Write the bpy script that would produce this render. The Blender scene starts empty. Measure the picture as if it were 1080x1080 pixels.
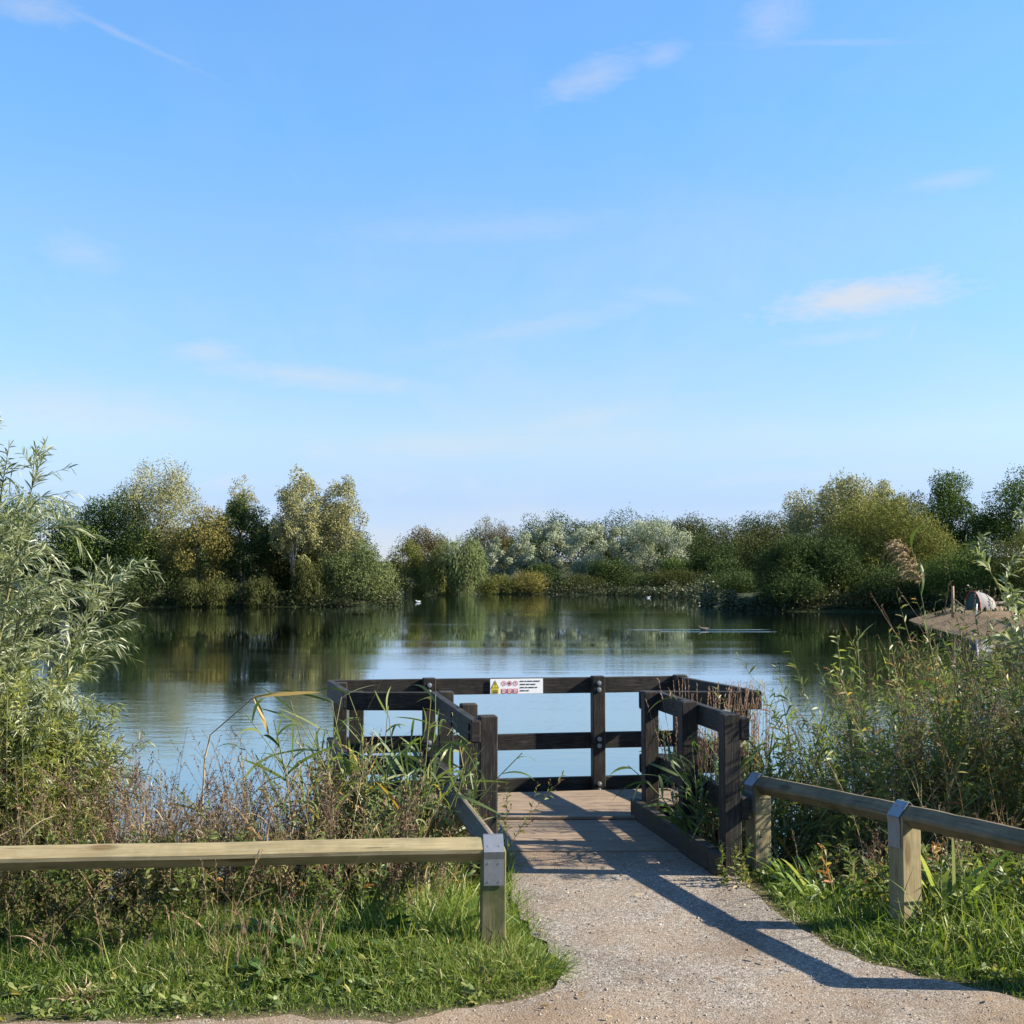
import bpy, math, random
import numpy as np
from mathutils import Vector, Matrix

random.seed(7)
RS = np.random.RandomState
scene = bpy.context.scene
COL = scene.collection
R = math.radians

# ------------------------------------------------------------------ camera
CAM_Z = 1.5
F_PX = 1300.0
PITCH = math.atan(75 / F_PX)
cam_d = bpy.data.cameras.new('camera')
cam_d.sensor_width = 36
cam_d.lens = 36 * F_PX / 1080
cam_d.clip_start = 0.05
cam_d.clip_end = 4000
cam = bpy.data.objects.new('camera', cam_d)
COL.objects.link(cam)
cam.location = (0, 0, CAM_Z)
cam.rotation_euler = (math.pi / 2 + PITCH, 0, 0)
scene.camera = cam


def ray(px, py):
    u = (px - 540) / F_PX
    v = (540 - py) / F_PX
    return Vector((u, math.cos(PITCH) - v * math.sin(PITCH), math.sin(PITCH) + v * math.cos(PITCH)))


def G(px, py, z=0.0):
    d = ray(px, py)
    t = (z - CAM_Z) / d.z
    return Vector((0, 0, CAM_Z)) + d * t


def W(px, py, D):
    d = ray(px, py)
    return Vector((0, 0, CAM_Z)) + d * (D / d.y)


# ------------------------------------------------------------------ tagging
def tag(o, label=None, cat=None, group=None, kind=None):
    if label: o['label'] = label
    if cat: o['category'] = cat
    if group: o['group'] = group
    if kind: o['kind'] = kind
    return o


def empty(name, loc, label=None, cat=None, group=None):
    o = bpy.data.objects.new(name, None)
    o.empty_display_size = 0.2
    COL.objects.link(o)
    o.location = loc
    return tag(o, label, cat, group)


def link(name, me, mats, parent=None):
    for m in (mats if isinstance(mats, (list, tuple)) else [mats]):
        me.materials.append(m)
    o = bpy.data.objects.new(name, me)
    COL.objects.link(o)
    if parent is not None:
        o.parent = parent
        # geometry is written in world coordinates
        o.matrix_parent_inverse = Matrix.Translation(-world_loc(parent))
    return o


def world_loc(o):
    # parents are unrotated empties, or meshes at their parent's origin
    if o.parent is None:
        return o.location.copy()
    return Vector((0, 0, 0))


# ------------------------------------------------------------------ solid builder (beams, cylinders) with UVs
class MB:
    def __init__(self):
        self.v = []; self.f = []; self.uv = []; self.mi = []; self.sm = []

    def face(self, idx, uvs, mi=0, smooth=False):
        self.f.append(idx); self.uv.append(uvs); self.mi.append(mi); self.sm.append(smooth)

    def beam(self, p0, p1, w, h, up=Vector((0, 0, 1)), cham=0.005, roll=0.0, mi=0, wob=0.0, seg=1):
        """chamfered bar from p0 to p1; w across, h along up"""
        p0 = Vector(p0); p1 = Vector(p1)
        ax = (p1 - p0); L = ax.length; ax.normalize()
        up = Vector(up)
        side = ax.cross(up)
        if side.length < 1e-4:
            side = Vector((1, 0, 0))
        side.normalize()
        up2 = side.cross(ax).normalized()
        if roll:
            c, s = math.cos(roll), math.sin(roll)
            side, up2 = side * c + up2 * s, up2 * c - side * s
        a, b, c = w / 2, h / 2, cham
        prof = [(a - c, -b), (a, -b + c), (a, b - c), (a - c, b), (-a + c, b), (-a, b - c), (-a, -b + c), (-a + c, -b)]
        peri = [0]
        for i in range(8):
            x0, y0 = prof[i]; x1, y1 = prof[(i + 1) % 8]
            peri.append(peri[-1] + math.hypot(x1 - x0, y1 - y0))
        rings = []
        du, dv = random.uniform(0, 50), random.uniform(0, 50)
        sts = [(0.0, (a - c) / a), (c, 1.0)] + [(L * k / seg, 1.0) for k in range(1, seg)] + [(L - c, 1.0), (L, (a - c) / a)]
        for st, sc in sts:
            n0 = len(self.v)
            ox = random.uniform(-wob, wob); oy = random.uniform(-wob, wob)
            for (x, y) in prof:
                self.v.append(p0 + ax * st + side * (x * sc + ox) + up2 * (y * sc + oy))
            rings.append((n0, st))
        for (n0, s0), (n1, s1) in zip(rings[:-1], rings[1:]):
            for i in range(8):
                j = (i + 1) % 8
                uv = [(s0 + du, peri[i] + dv), (s0 + du, peri[i + 1] + dv), (s1 + du, peri[i + 1] + dv), (s1 + du, peri[i] + dv)]
                self.face([n0 + i, n0 + j, n1 + j, n1 + i], uv, mi)
        for (n0, s0), rev in ((rings[0], True), (rings[-1], False)):
            idx = [n0 + i for i in range(8)]
            uv = [(du + prof[i][0] * .3, dv + prof[i][1] * .3) for i in range(8)]
            if rev:
                idx = idx[::-1]; uv = uv[::-1]
            self.face(idx, uv, mi)
        return self

    def cyl(self, p0, p1, r0, r1=None, n=8, mi=0, cap=True, smooth=True):
        if r1 is None: r1 = r0
        p0 = Vector(p0); p1 = Vector(p1)
        ax = (p1 - p0); L = ax.length; ax.normalize()
        s = ax.orthogonal().normalized(); t = ax.cross(s)
        n0 = len(self.v)
        for p, r in ((p0, r0), (p1, r1)):
            for i in range(n):
                a = 2 * math.pi * i / n
                self.v.append(p + s * (math.cos(a) * r) + t * (math.sin(a) * r))
        for i in range(n):
            j = (i + 1) % n
            self.face([n0 + i, n0 + j, n0 + n + j, n0 + n + i], [(0, i / n), (0, (i + 1) / n), (L, (i + 1) / n), (L, i / n)], mi, smooth)
        if cap:
            self.face([n0 + n + i for i in range(n)], [(0, 0)] * n, mi)
            self.face([n0 + i for i in range(n)][::-1], [(0, 0)] * n, mi)
        return self

    def poly(self, pts, mi=0):
        n0 = len(self.v)
        self.v += [Vector(p) for p in pts]
        self.face(list(range(n0, n0 + len(pts))), [(p[0], p[1]) for p in pts], mi)
        return self

    def slab(self, pts, thick, mi=0, direction=Vector((0, 0, -1))):
        """polygon pts extruded by thick along direction"""
        n = len(pts); n0 = len(self.v)
        pts = [Vector(p) for p in pts]
        self.v += pts + [p + direction * thick for p in pts]
        du, dv = random.uniform(0, 50), random.uniform(0, 50)
        e = (pts[1] - pts[0]).normalized()
        uvs = []
        for p in pts:
            q = p - pts[0]
            uvs.append((q.dot(e) + du, (q - e * q.dot(e)).length + dv))
        self.face([n0 + i for i in range(n)], uvs, mi)
        self.face([n0 + n + i for i in range(n)][::-1], uvs[::-1], mi)
        for i in range(n):
            j = (i + 1) % n
            self.face([n0 + j, n0 + i, n0 + n + i, n0 + n + j], [uvs[j], uvs[i], (uvs[i][0], uvs[i][1] + thick), (uvs[j][0], uvs[j][1] + thick)], mi)
        return self

    def build(self, name, mats, parent=None):
        me = bpy.data.meshes.new(name)
        me.from_pydata([tuple(v) for v in self.v], [], self.f)
        uvl = me.uv_layers.new(name='grain')
        flat = [c for uvs in self.uv for uv in uvs for c in uv]
        uvl.data.foreach_set('uv', flat)
        me.polygons.foreach_set('material_index', self.mi)
        me.polygons.foreach_set('use_smooth', self.sm)
        me.update()
        return link(name, me, mats, parent)


# ------------------------------------------------------------------ foliage builder (numpy)
def nrm(a):
    return a / np.maximum(np.linalg.norm(a, axis=-1, keepdims=True), 1e-9)


class FB:
    def __init__(self):
        self.V = []; self.T = []; self.Q = []; self.Q_m = []; self.Tr = []; self.Tr_m = []; self.n = 0

    def add(self, v, tint, quads=None, tris=None, mi=0):
        self.V.append(v.reshape(-1, 3)); self.T.append(tint.reshape(-1))
        if quads is not None and len(quads):
            self.Q.append(quads + self.n); self.Q_m.append(np.full(len(quads), mi))
        if tris is not None and len(tris):
            self.Tr.append(tris + self.n); self.Tr_m.append(np.full(len(tris), mi))
        self.n += v.reshape(-1, 3).shape[0]

    def blades(self, rs, base, d, L, wd, M=3, droop=0.2, prof='lance', tint=None, mi=0, up=None, kink=0.0):
        base = np.asarray(base, float); N = len(base)
        if N == 0: return
        d = nrm(np.asarray(d, float)); L = np.broadcast_to(np.asarray(L, float), (N,)); wd = np.broadcast_to(np.asarray(wd, float), (N,))
        droop = np.broadcast_to(np.asarray(droop, float), (N,))
        if tint is None: tint = rs.rand(N)
        rv = nrm(rs.randn(N, 3)) if up is None else nrm(np.asarray(up, float) + rs.randn(N, 3) * .35)
        side = nrm(np.cross(d, rv) + 1e-6)
        t = np.linspace(0, 1, M + 1)
        if prof == 'lance':
            w = np.sin(np.pi * np.clip(t * .86 + .1, 0, 1)) ** .8
        elif prof == 'grass':
            w = 1 - t ** 1.6 * .9
        else:  # oval
            w = np.sin(np.pi * np.clip(t * .9 + .06, 0, 1)) ** .6
        pts = base[:, None, :] + d[:, None, :] * (L[:, None] * t)[..., None]
        pts[..., 2] -= (droop * L)[:, None] * (t ** 2)[None, :]
        if kink:
            sw = rs.randn(N, 3) * kink
            pts += sw[:, None, :] * (L[:, None] * t ** 2)[..., None]
        hw = (wd[:, None] * w[None, :] * .5)[..., None] * side[:, None, :]
        left = pts - hw; right = pts + hw
        # verts: M pairs then a tip
        v = np.empty((N, 2 * M + 1, 3))
        v[:, 0:2 * M:2] = left[:, :M]; v[:, 1:2 * M:2] = right[:, :M]; v[:, 2 * M] = pts[:, M]
        off = (np.arange(N) * (2 * M + 1))[:, None]
        q = []
        for k in range(M - 1):
            q.append(np.stack([off[:, 0] + 2 * k, off[:, 0] + 2 * k + 1, off[:, 0] + 2 * k + 3, off[:, 0] + 2 * k + 2], 1))
        quads = np.concatenate(q) if q else None
        tris = np.stack([off[:, 0] + 2 * M - 2, off[:, 0] + 2 * M - 1, off[:, 0] + 2 * M], 1)
        self.add(v, np.repeat(tint, 2 * M + 1), quads, tris, mi)

    def cards(self, rs, base, d, L, wd, tint, mi=0, nhint=None):
        """one folded diamond per leaf clump"""
        N = len(base)
        d = nrm(d)
        rv = nrm(rs.randn(N, 3)) if nhint is None else nrm(nhint + rs.randn(N, 3) * .6)
        side = nrm(np.cross(d, rv) + 1e-6)
        L = np.broadcast_to(L, (N,)); wd = np.broadcast_to(wd, (N,))
        v = np.empty((N, 4, 3))
        mid = base + d * (L * .45)[:, None]
        v[:, 0] = base; v[:, 1] = mid + side * (wd * .5)[:, None]
        v[:, 2] = base + d * L[:, None]; v[:, 3] = mid - side * (wd * .5)[:, None]
        off = np.arange(N)[:, None] * 4
        self.add(v, np.repeat(tint, 4), off + np.arange(4)[None, :], None, mi)

    def stems(self, P, Rd, sides=3, tint=None, mi=0):
        P = np.asarray(P, float); N, M, _ = P.shape
        if N == 0: return
        Rd = np.broadcast_to(Rd, (N, M))
        ax = nrm(P[:, -1] - P[:, 0])
        ref = np.where(np.abs(ax[:, 2:3]) > .9, np.array([[1., 0, 0]]), np.array([[0, 0, 1.]]))
        s = nrm(np.cross(ax, ref)); u = np.cross(s, ax)
        ang = np.arange(sides) * 2 * np.pi / sides
        ring = s[:, None, None, :] * np.cos(ang)[None, None, :, None] + u[:, None, None, :] * np.sin(ang)[None, None, :, None]
        v = P[:, :, None, :] + ring * Rd[:, :, None, None]
        if tint is None: tint = np.full(N, .5)
        q = []
        off = np.arange(N) * M * sides
        for m in range(M - 1):
            for k in range(sides):
                k2 = (k + 1) % sides
                q.append(np.stack([off + m * sides + k, off + m * sides + k2, off + (m + 1) * sides + k2, off + (m + 1) * sides + k], 1))
        self.add(v, np.repeat(tint, M * sides), np.concatenate(q), None, mi)

    def build(self, name, mats, parent=None, smooth=True):
        V = np.concatenate(self.V).astype(np.float32); T = np.concatenate(self.T).astype(np.float32)
        Q = np.concatenate(self.Q) if self.Q else np.zeros((0, 4), int)
        Tr = np.concatenate(self.Tr) if self.Tr else np.zeros((0, 3), int)
        mi = np.concatenate(self.Q_m + self.Tr_m) if (self.Q_m or self.Tr_m) else np.zeros(0)
        me = bpy.data.meshes.new(name)
        me.vertices.add(len(V)); me.vertices.foreach_set('co', V.reshape(-1))
        nl = len(Q) * 4 + len(Tr) * 3
        me.loops.add(nl)
        me.loops.foreach_set('vertex_index', np.concatenate([Q.reshape(-1), Tr.reshape(-1)]).astype(np.int32))
        npol = len(Q) + len(Tr)
        me.polygons.add(npol)
        st = np.concatenate([np.arange(len(Q)) * 4, len(Q) * 4 + np.arange(len(Tr)) * 3]).astype(np.int32)
        me.polygons.foreach_set('loop_start', st)
        me.polygons.foreach_set('material_index', mi.astype(np.int32))
        me.polygons.foreach_set('use_smooth', np.full(npol, smooth))
        me.update(calc_edges=True)
        at = me.attributes.new('tint', 'FLOAT', 'POINT'); at.data.foreach_set('value', T)
        return link(name, me, mats, parent)


# ------------------------------------------------------------------ node helper
class NT:
    def __init__(self, nt): self.nt = nt; nt.nodes.clear()

    def n(self, t, ins=None, **kw):
        nd = self.nt.nodes.new(t)
        for k, v in kw.items(): setattr(nd, k, v)
        for k, v in (ins or {}).items():
            s = nd.inputs[k]
            if isinstance(v, bpy.types.NodeSocket): self.nt.links.new(v, s)
            else: s.default_value = v
        return nd

    def math(self, op, a, b=0.0, c=0.0, clamp=False):
        nd = self.nt.nodes.new('ShaderNodeMath'); nd.operation = op; nd.use_clamp = clamp
        for i, v in enumerate((a, b, c)):
            if isinstance(v, bpy.types.NodeSocket): self.nt.links.new(v, nd.inputs[i])
            else: nd.inputs[i].default_value = v
        return nd.outputs[0]

    def ramp(self, fac, stops, interp='LINEAR'):
        nd = self.nt.nodes.new('ShaderNodeValToRGB'); cr = nd.color_ramp; cr.interpolation = interp
        while len(cr.elements) < len(stops): cr.elements.new(0.5)
        for e, (p, c) in zip(cr.elements, stops):
            e.position = p; e.color = (c[0], c[1], c[2], 1) if len(c) == 3 else c
        self.nt.links.new(fac, nd.inputs[0])
        return nd.outputs[0]

    def mix(self, fac, a, b, mode='MIX'):
        nd = self.nt.nodes.new('ShaderNodeMix'); nd.data_type = 'RGBA'; nd.blend_type = mode
        for k, v in ((0, fac), (6, a), (7, b)):
            if isinstance(v, bpy.types.NodeSocket): self.nt.links.new(v, nd.inputs[k])
            else: nd.inputs[k].default_value = v if k == 0 else (tuple(v) + (1,) if len(v) == 3 else v)
        return nd.outputs[2]

    def noise(self, vec, scale, detail=4, rough=.55, dist=0.0, dim='3D'):
        nd = self.n('ShaderNodeTexNoise', {'Scale': scale, 'Detail': detail, 'Roughness': rough, 'Distortion': dist})
        if vec is not None: self.nt.links.new(vec, nd.inputs['Vector'])
        return nd.outputs['Fac']

    def mapping(self, vec, scale=(1, 1, 1), loc=(0, 0, 0), rot=(0, 0, 0)):
        nd = self.n('ShaderNodeMapping', {'Scale': scale, 'Location': loc, 'Rotation': rot})
        self.nt.links.new(vec, nd.inputs['Vector'])
        return nd.outputs[0]

    def out(self, sh): self.n('ShaderNodeOutputMaterial', {'Surface': sh})


def new_mat(name):
    m = bpy.data.materials.new(name); m.use_nodes = True
    return m, NT(m.node_tree)


def foliage(name, stops, trans=.35, rough=.5, spec=.25, tcol=(1.15, 1.2, .55)):
    m, N = new_mat(name)
    a = N.n('ShaderNodeAttribute', attribute_name='tint')
    col = N.ramp(a.outputs['Fac'], stops)
    p = N.n('ShaderNodeBsdfPrincipled', {'Base Color': col, 'Roughness': rough, 'Specular IOR Level': spec})
    tc = N.mix(1.0, col, tcol, 'MULTIPLY')
    t = N.n('ShaderNodeBsdfTranslucent', {'Color': tc})
    mx = N.n('ShaderNodeMixShader', {0: trans, 1: p.outputs[0], 2: t.outputs[0]})
    N.out(mx.outputs[0])
    return m


def timber(name, dark, light, grain=18.0, stain=None, stain_amt=0.0, rough=.7, weather=None, weather_amt=0.0, knots=False, spec=.25):
    m, N = new_mat(name)
    uv = N.n('ShaderNodeUVMap', uv_map='grain').outputs[0]
    pos = N.n('ShaderNodeNewGeometry').outputs['Position']
    g1 = N.noise(N.mapping(uv, (1.2, grain * 3, 1)), 3.0, 6, .65, .6)
    g2 = N.noise(N.mapping(uv, (.7, grain, 1)), 2.0, 4, .6, 1.0)
    gg = N.math('ADD', N.math('MULTIPLY', g1, .6), N.math('MULTIPLY', g2, .4))
    col = N.ramp(gg, [(.32, dark), (.62, light)])
    big = N.noise(pos, 5.0, 5, .6)
    col = N.mix(N.math('MULTIPLY', N.math('SUBTRACT', big, .35, clamp=True), 1.1, clamp=True), col, tuple(c * .6 for c in dark))
    if knots:
        vo = N.n('ShaderNodeTexVoronoi', {'Scale': 1.0, 'Randomness': 1.0})
        N.nt.links.new(N.mapping(uv, (2.6, 9.0, 1)), vo.inputs['Vector'])
        k = N.ramp(vo.outputs['Distance'], [(.10, (1, 1, 1)), (.19, (0, 0, 0))])
        col = N.mix(N.math('MULTIPLY', k, .85), col, (dark[0] * .55, dark[1] * .4, dark[2] * .3))
    if stain:
        sn = N.noise(pos, 7.0, 6, .65)
        sn = N.ramp(sn, [(.45, (0, 0, 0)), (.68, (1, 1, 1))])
        col = N.mix(N.math('MULTIPLY', sn, stain_amt), col, stain)
    if weather:
        wn = N.noise(N.mapping(uv, (2.0, grain * 2, 1)), 4.0, 5, .7)
        wn2 = N.noise(pos, 3.0, 3)
        wn = N.math('MULTIPLY', N.ramp(wn, [(.5, (0, 0, 0)), (.75, (1, 1, 1))]), wn2)
        col = N.mix(N.math('MULTIPLY', wn, weather_amt, clamp=True), col, weather)
    ck = N.ramp(N.noise(N.mapping(uv, (1.1, grain * 5, 1)), 1.6, 3, .5, .2), [(.655, (0, 0, 0)), (.69, (1, 1, 1))])
    col = N.mix(N.math('MULTIPLY', ck, .8), col, tuple(c * .22 for c in dark))
    gg = N.math('SUBTRACT', gg, N.math('MULTIPLY', ck, 1.2))
    bump = N.n('ShaderNodeBump', {'Strength': .5, 'Distance': .004, 'Height': gg})
    p = N.n('ShaderNodeBsdfPrincipled', {'Base Color': col, 'Roughness': rough, 'Specular IOR Level': spec, 'Normal': bump.outputs[0]})
    N.out(p.outputs[0])
    return m


def flat(name, col, rough=.5, metal=0.0, noise=0.0):
    m, N = new_mat(name)
    pos = N.n('ShaderNodeNewGeometry').outputs['Position']
    nz = N.noise(pos, 40, 4)
    c = N.mix(N.math('MULTIPLY', nz, noise), col, tuple(x * .45 for x in col))
    p = N.n('ShaderNodeBsdfPrincipled', {'Base Color': c, 'Roughness': rough, 'Metallic': metal})
    N.out(p.outputs[0])
    return m
# ------------------------------------------------------------------ light settings
SUN_VEC = (.81, -.05, .51)
SUN_E = 4.2
SKY_STR = .077
SKY_AIR, SKY_DUST, SKY_OZ = 1.0, 0.1, 4.0
SKY_SAT = 1.1
SKY_TINT = (1, 1, 1)
EXPO = 1.79
CLOUD_HI = (2.65, 2.75, 3.1); CLOUD_LO = (2.8, 3.05, 3.3)
CLOUDS = [(908, 314, 130, 25, .07, .88), (965, 312, 60, 14, -.05, 0.44), (218, 371, 46, 16, 0, 0.41), (628, 78, 66, 22, .35, 0.37), (698, 58, 30, 14, .2, 0.30),
          (335, 398, 150, 16, -.08, 0.44), (90, 268, 50, 22, -.1, 0.26), (995, 192, 55, 12, .05, 0.30), (560, 345, 190, 18, .18, 0.26), (540, 240, 200, 22, .05, 0.18),
          (815, 18, 40, 34, .3, 0.30), (240, 508, 46, 12, .1, 0.30), (700, 312, 60, 16, -.1, 0.26), (125, 35, 130, 5, -.32, 0.22), (962, 350, 17, 3, 1.2, 0.37), (60, 430, 200, 36, 0, 0.44),
          (880, 45, 120, 5, -.1, 0.18), (880, 356, 90, 10, .08, 0.33), (620, 440, 130, 20, .15, 0.37), (480, 470, 200, 18, .03, 0.37), (425, 516, 26, 8, .2, 0.26), (30, 8, 60, 16, 0, 0.30)]
# ------------------------------------------------------------------ terrain description
WATER_Z = -0.5
LAKE = [(-150, 7.7), (-6, 7.6), (-2.6, 7.35), (-1.2, 7.3), (-.3, 7.6), (.3, 7.9), (1.2, 7.7), (1.75, 7.6), (2.2, 8.0), (3.0, 8.15), (4.6, 8.3), (6.5, 8.8), (9, 11), (12, 16), (14.5, 25), (16.2, 36),
        (17.4, 45), (18.6, 54), (20.2, 61), (21.3, 66), (22.5, 69.5), (25, 73), (29, 78), (28, 83), (24, 86.5), (20, 87), (17, 89), (16.2, 95), (17, 105), (20, 125), (22.5, 150), (23, 175),
        (16, 205), (5, 219), (-8, 222), (-22, 214), (-32, 205), (-60, 195), (-120, 160), (-150, 120)]
ISLAND = [(-75, 98), (-60, 99), (-45, 101), (-36, 103), (-27, 103.5), (-18, 104), (-12, 105), (-10.3, 108), (-11, 113), (-16, 118), (-40, 122), (-75, 122)]
PATH_PX = [(-900, 1110), (-300, 1088), (0, 1078), (90, 1080), (180, 1077), (300, 1073), (420, 1077), (480, 1067), (545, 1055), (585, 1042), (598, 1027), (580, 1003), (556, 978), (543, 950), (537, 920), (533, 900),
           (535, 885), (730, 885), (752, 903), (786, 926), (800, 946), (826, 970), (860, 990), (905, 1012), (960, 1027), (1020, 1041), (1085, 1057), (1300, 1105), (1900, 1250)]
PATH = [tuple(G(x, y, 0)[:2]) for x, y in PATH_PX] + [(3.2, 1.0), (3.0, -6), (-6, -6), (-6, 2.0)]


def sdist(px, py, poly):
    """signed distance to polygon, negative inside"""
    px = np.asarray(px, float); py = np.asarray(py, float)
    d2 = np.full(px.shape, 1e18); ins = np.zeros(px.shape, bool)
    n = len(poly)
    for i in range(n):
        ax, ay = poly[i]; bx, by = poly[(i + 1) % n]
        ex, ey = bx - ax, by - ay
        wx, wy = px - ax, py - ay
        t = np.clip((wx * ex + wy * ey) / max(ex * ex + ey * ey, 1e-12), 0, 1)
        d2 = np.minimum(d2, (wx - ex * t) ** 2 + (wy - ey * t) ** 2)
        c = ((ay > py) != (by > py))
        with np.errstate(divide='ignore', invalid='ignore'):
            xi = ex * (py - ay) / (ey if ey != 0 else 1e-12) + ax
        ins ^= c & (px < xi)
    d = np.sqrt(d2)
    return np.where(ins, -d, d)


def vnoise(x, y, s, seed=0):
    """cheap smooth noise"""
    r = RS(seed)
    o = np.zeros(np.shape(x))
    for k in range(5):
        a = r.rand() * 6.28; f = s * (0.7 + r.rand() * 1.3)
        o = o + np.sin(np.cos(a) * x * f + np.sin(a) * y * f + r.rand() * 6.28)
    return o / 5


def height(x, y):
    x = np.asarray(x, float); y = np.asarray(y, float)
    sl = sdist(x, y, LAKE); si = sdist(x, y, ISLAND)
    s = np.maximum(sl, -1e9)
    lake = (sl < 0)
    s = np.where(lake, -np.minimum(-sl, np.maximum(si, 0)) + np.where(si < 0, -si, 0) * 1.0, sl)
    s = np.where(lake & (si < 0), -si, s)
    z = np.where(s > 0, WATER_Z + np.minimum(s * .26, .52) + np.clip((s - 2) * .012, 0, 1.6), WATER_Z + np.maximum(s * .3, -1.6))
    far = np.clip((y - 30) / 60, 0, 1)
    z = z + np.where(s > 0, far * np.clip(s * .05, 0, 6), 0)
    near = (np.abs(x) < 12) & (y < 12) & (y > -20)
    z = np.where(near & (s > 0), np.minimum(z, 0.02) + vnoise(x, y, 2.2, 3) * .03 * np.clip(s, 0, 1), z)
    dp = sdist(x, y, PATH)
    k = np.clip((dp - 0.1) / .5, 0, 1); k = k * k * (3 - 2 * k)
    z = np.where(dp < .6, -.012 * (1 - k) + z * k, z)
    z = np.where(dp < 0.1, -.012, z)
    return z


def make_sheet(name, xs, ys, zf, mats, attr=None):
    X, Y = np.meshgrid(xs, ys)
    Z = zf(X, Y)
    nx, ny = len(xs), len(ys)
    V = np.stack([X, Y, Z], -1).reshape(-1, 3)
    i, j = np.meshgrid(np.arange(nx - 1), np.arange(ny - 1))
    a = (j * nx + i).reshape(-1)
    q = np.stack([a, a + 1, a + nx + 1, a + nx], 1)
    fb = FB(); fb.add(V, attr(X, Y) if attr else np.zeros(len(V)), q)
    return fb.build(name, mats)


def graded(lo, flo, fhi, hi, fine, growth=1.18):
    mid = list(np.arange(flo, fhi + 1e-6, fine))
    st = fine; a = flo; left = []
    while a > lo:
        st *= growth; a -= st; left.append(a)
    st = fine; b = fhi; right = []
    while b < hi:
        st *= growth; b += st; right.append(b)
    return np.array(left[::-1] + mid + right)


# ------------------------------------------------------------------ materials
def mat_ground():
    m, N = new_mat('bank soil')
    pos = N.n('ShaderNodeNewGeometry').outputs['Position']
    a = N.noise(pos, 1.3, 6, .6); b = N.noise(pos, 25, 5, .7)
    c = N.ramp(a, [(.3, (.022, .032, .009)), (.55, (.036, .044, .014)), (.78, (.07, .055, .026))])
    c = N.mix(N.math('MULTIPLY', b, .6), c, (.02, .02, .008))
    at_ = N.n('ShaderNodeAttribute', attribute_name='tint')
    c = N.mix(N.math('MULTIPLY', at_.outputs['Fac'], N.math('ADD', N.math('MULTIPLY', b, .8), .3), clamp=True), c, (.17, .125, .08))
    bp = N.n('ShaderNodeBump', {'Strength': .8, 'Distance': .03, 'Height': b})
    N.out(N.n('ShaderNodeBsdfPrincipled', {'Base Color': c, 'Roughness': .95, 'Specular IOR Level': .1, 'Normal': bp.outputs[0]}).outputs[0])
    return m


def mat_path():
    m, N = new_mat('gravel path')
    pos = N.n('ShaderNodeNewGeometry').outputs['Position']
    v1 = N.n('ShaderNodeTexVoronoi', {'Scale': 125.0}); N.nt.links.new(pos, v1.inputs['Vector'])
    v2 = N.n('ShaderNodeTexVoronoi', {'Scale': 48.0}); N.nt.links.new(pos, v2.inputs['Vector'])
    sep = N.n('ShaderNodeSeparateColor'); N.nt.links.new(v1.outputs['Color'], sep.inputs[0])
    stone = N.ramp(sep.outputs[0], [(0, (.08, .070, .058)), (.25, (.15, .133, .112)), (.55, (.20, .178, .152)), (.85, (.26, .235, .204)), (1, (.37, .34, .30))])
    sand = N.ramp(N.noise(pos, 60, 5, .7), [(.3, (.135, .092, .056)), (.7, (.25, .18, .118))])
    big = N.noise(pos, 1.1, 5, .6, .3); fine = N.noise(pos, 9, 5, .65)
    sxyz = N.n('ShaderNodeSeparateXYZ'); N.nt.links.new(pos, sxyz.inputs[0])
    # trodden, sandier ground along the main path, cleaner grit towards the platform
    near = N.math('MULTIPLY', N.math('SUBTRACT', 4.72, sxyz.outputs[1]), 1.15)
    dk = N.math('MULTIPLY', N.math('SUBTRACT', sxyz.outputs[1], 6.35), 3.0, clamp=True)
    f = N.math('ADD', N.math('ADD', N.math('MULTIPLY', N.math('SUBTRACT', big, .5), 3.2), N.math('MULTIPLY', N.math('SUBTRACT', fine, .5), 1.6)), N.math('ADD', N.math('MAXIMUM', near, -.2), .36))
    f = N.math('ADD', N.math('MULTIPLY', f, 1.0, clamp=True), N.math('MULTIPLY', dk, .6), clamp=True)
    col = N.mix(N.math('MULTIPLY', f, .82), stone, sand)
    worn = N.ramp(N.noise(N.mapping(pos, (1.0, .55, 1), rot=(0, 0, .35)), 1.7, 6, .62, .5), [(.34, (.76, .74, .72)), (.5, (1, 1, 1)), (.68, (1.12, 1.11, 1.08))])
    col = N.mix(1.0, col, worn, 'MULTIPLY')
    h = N.math('ADD', N.math('MULTIPLY', N.math('SUBTRACT', 1.0, v1.outputs['Distance']), .7), N.math('MULTIPLY', N.noise(pos, 30, 4), .8))
    bp = N.n('ShaderNodeBump', {'Strength': .65, 'Distance': .006, 'Height': h})
    N.out(N.n('ShaderNodeBsdfPrincipled', {'Base Color': col, 'Roughness': .92, 'Specular IOR Level': .15, 'Normal': bp.outputs[0]}).outputs[0])
    return m


def mat_sand():
    m, N = new_mat('beach sand')
    pos = N.n('ShaderNodeNewGeometry').outputs['Position']
    c = N.ramp(N.math('ADD', N.math('MULTIPLY', N.noise(pos, .5, 7, .7), .6), N.math('MULTIPLY', N.noise(pos, 5, 6, .75), .4)), [(.34, (.085, .06, .033)), (.46, (.15, .105, .06)), (.58, (.20, .14, .085)), (.66, (.085, .08, .032)), (.72, (.045, .058, .016))])
    bs = N.n('ShaderNodeBump', {'Strength': 1.0, 'Distance': .12, 'Height': N.noise(pos, 2.2, 8, .7)})
    N.out(N.n('ShaderNodeBsdfPrincipled', {'Base Color': c, 'Roughness': .95, 'Specular IOR Level': .1, 'Normal': bs.outputs[0]}).outputs[0])
    return m


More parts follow.
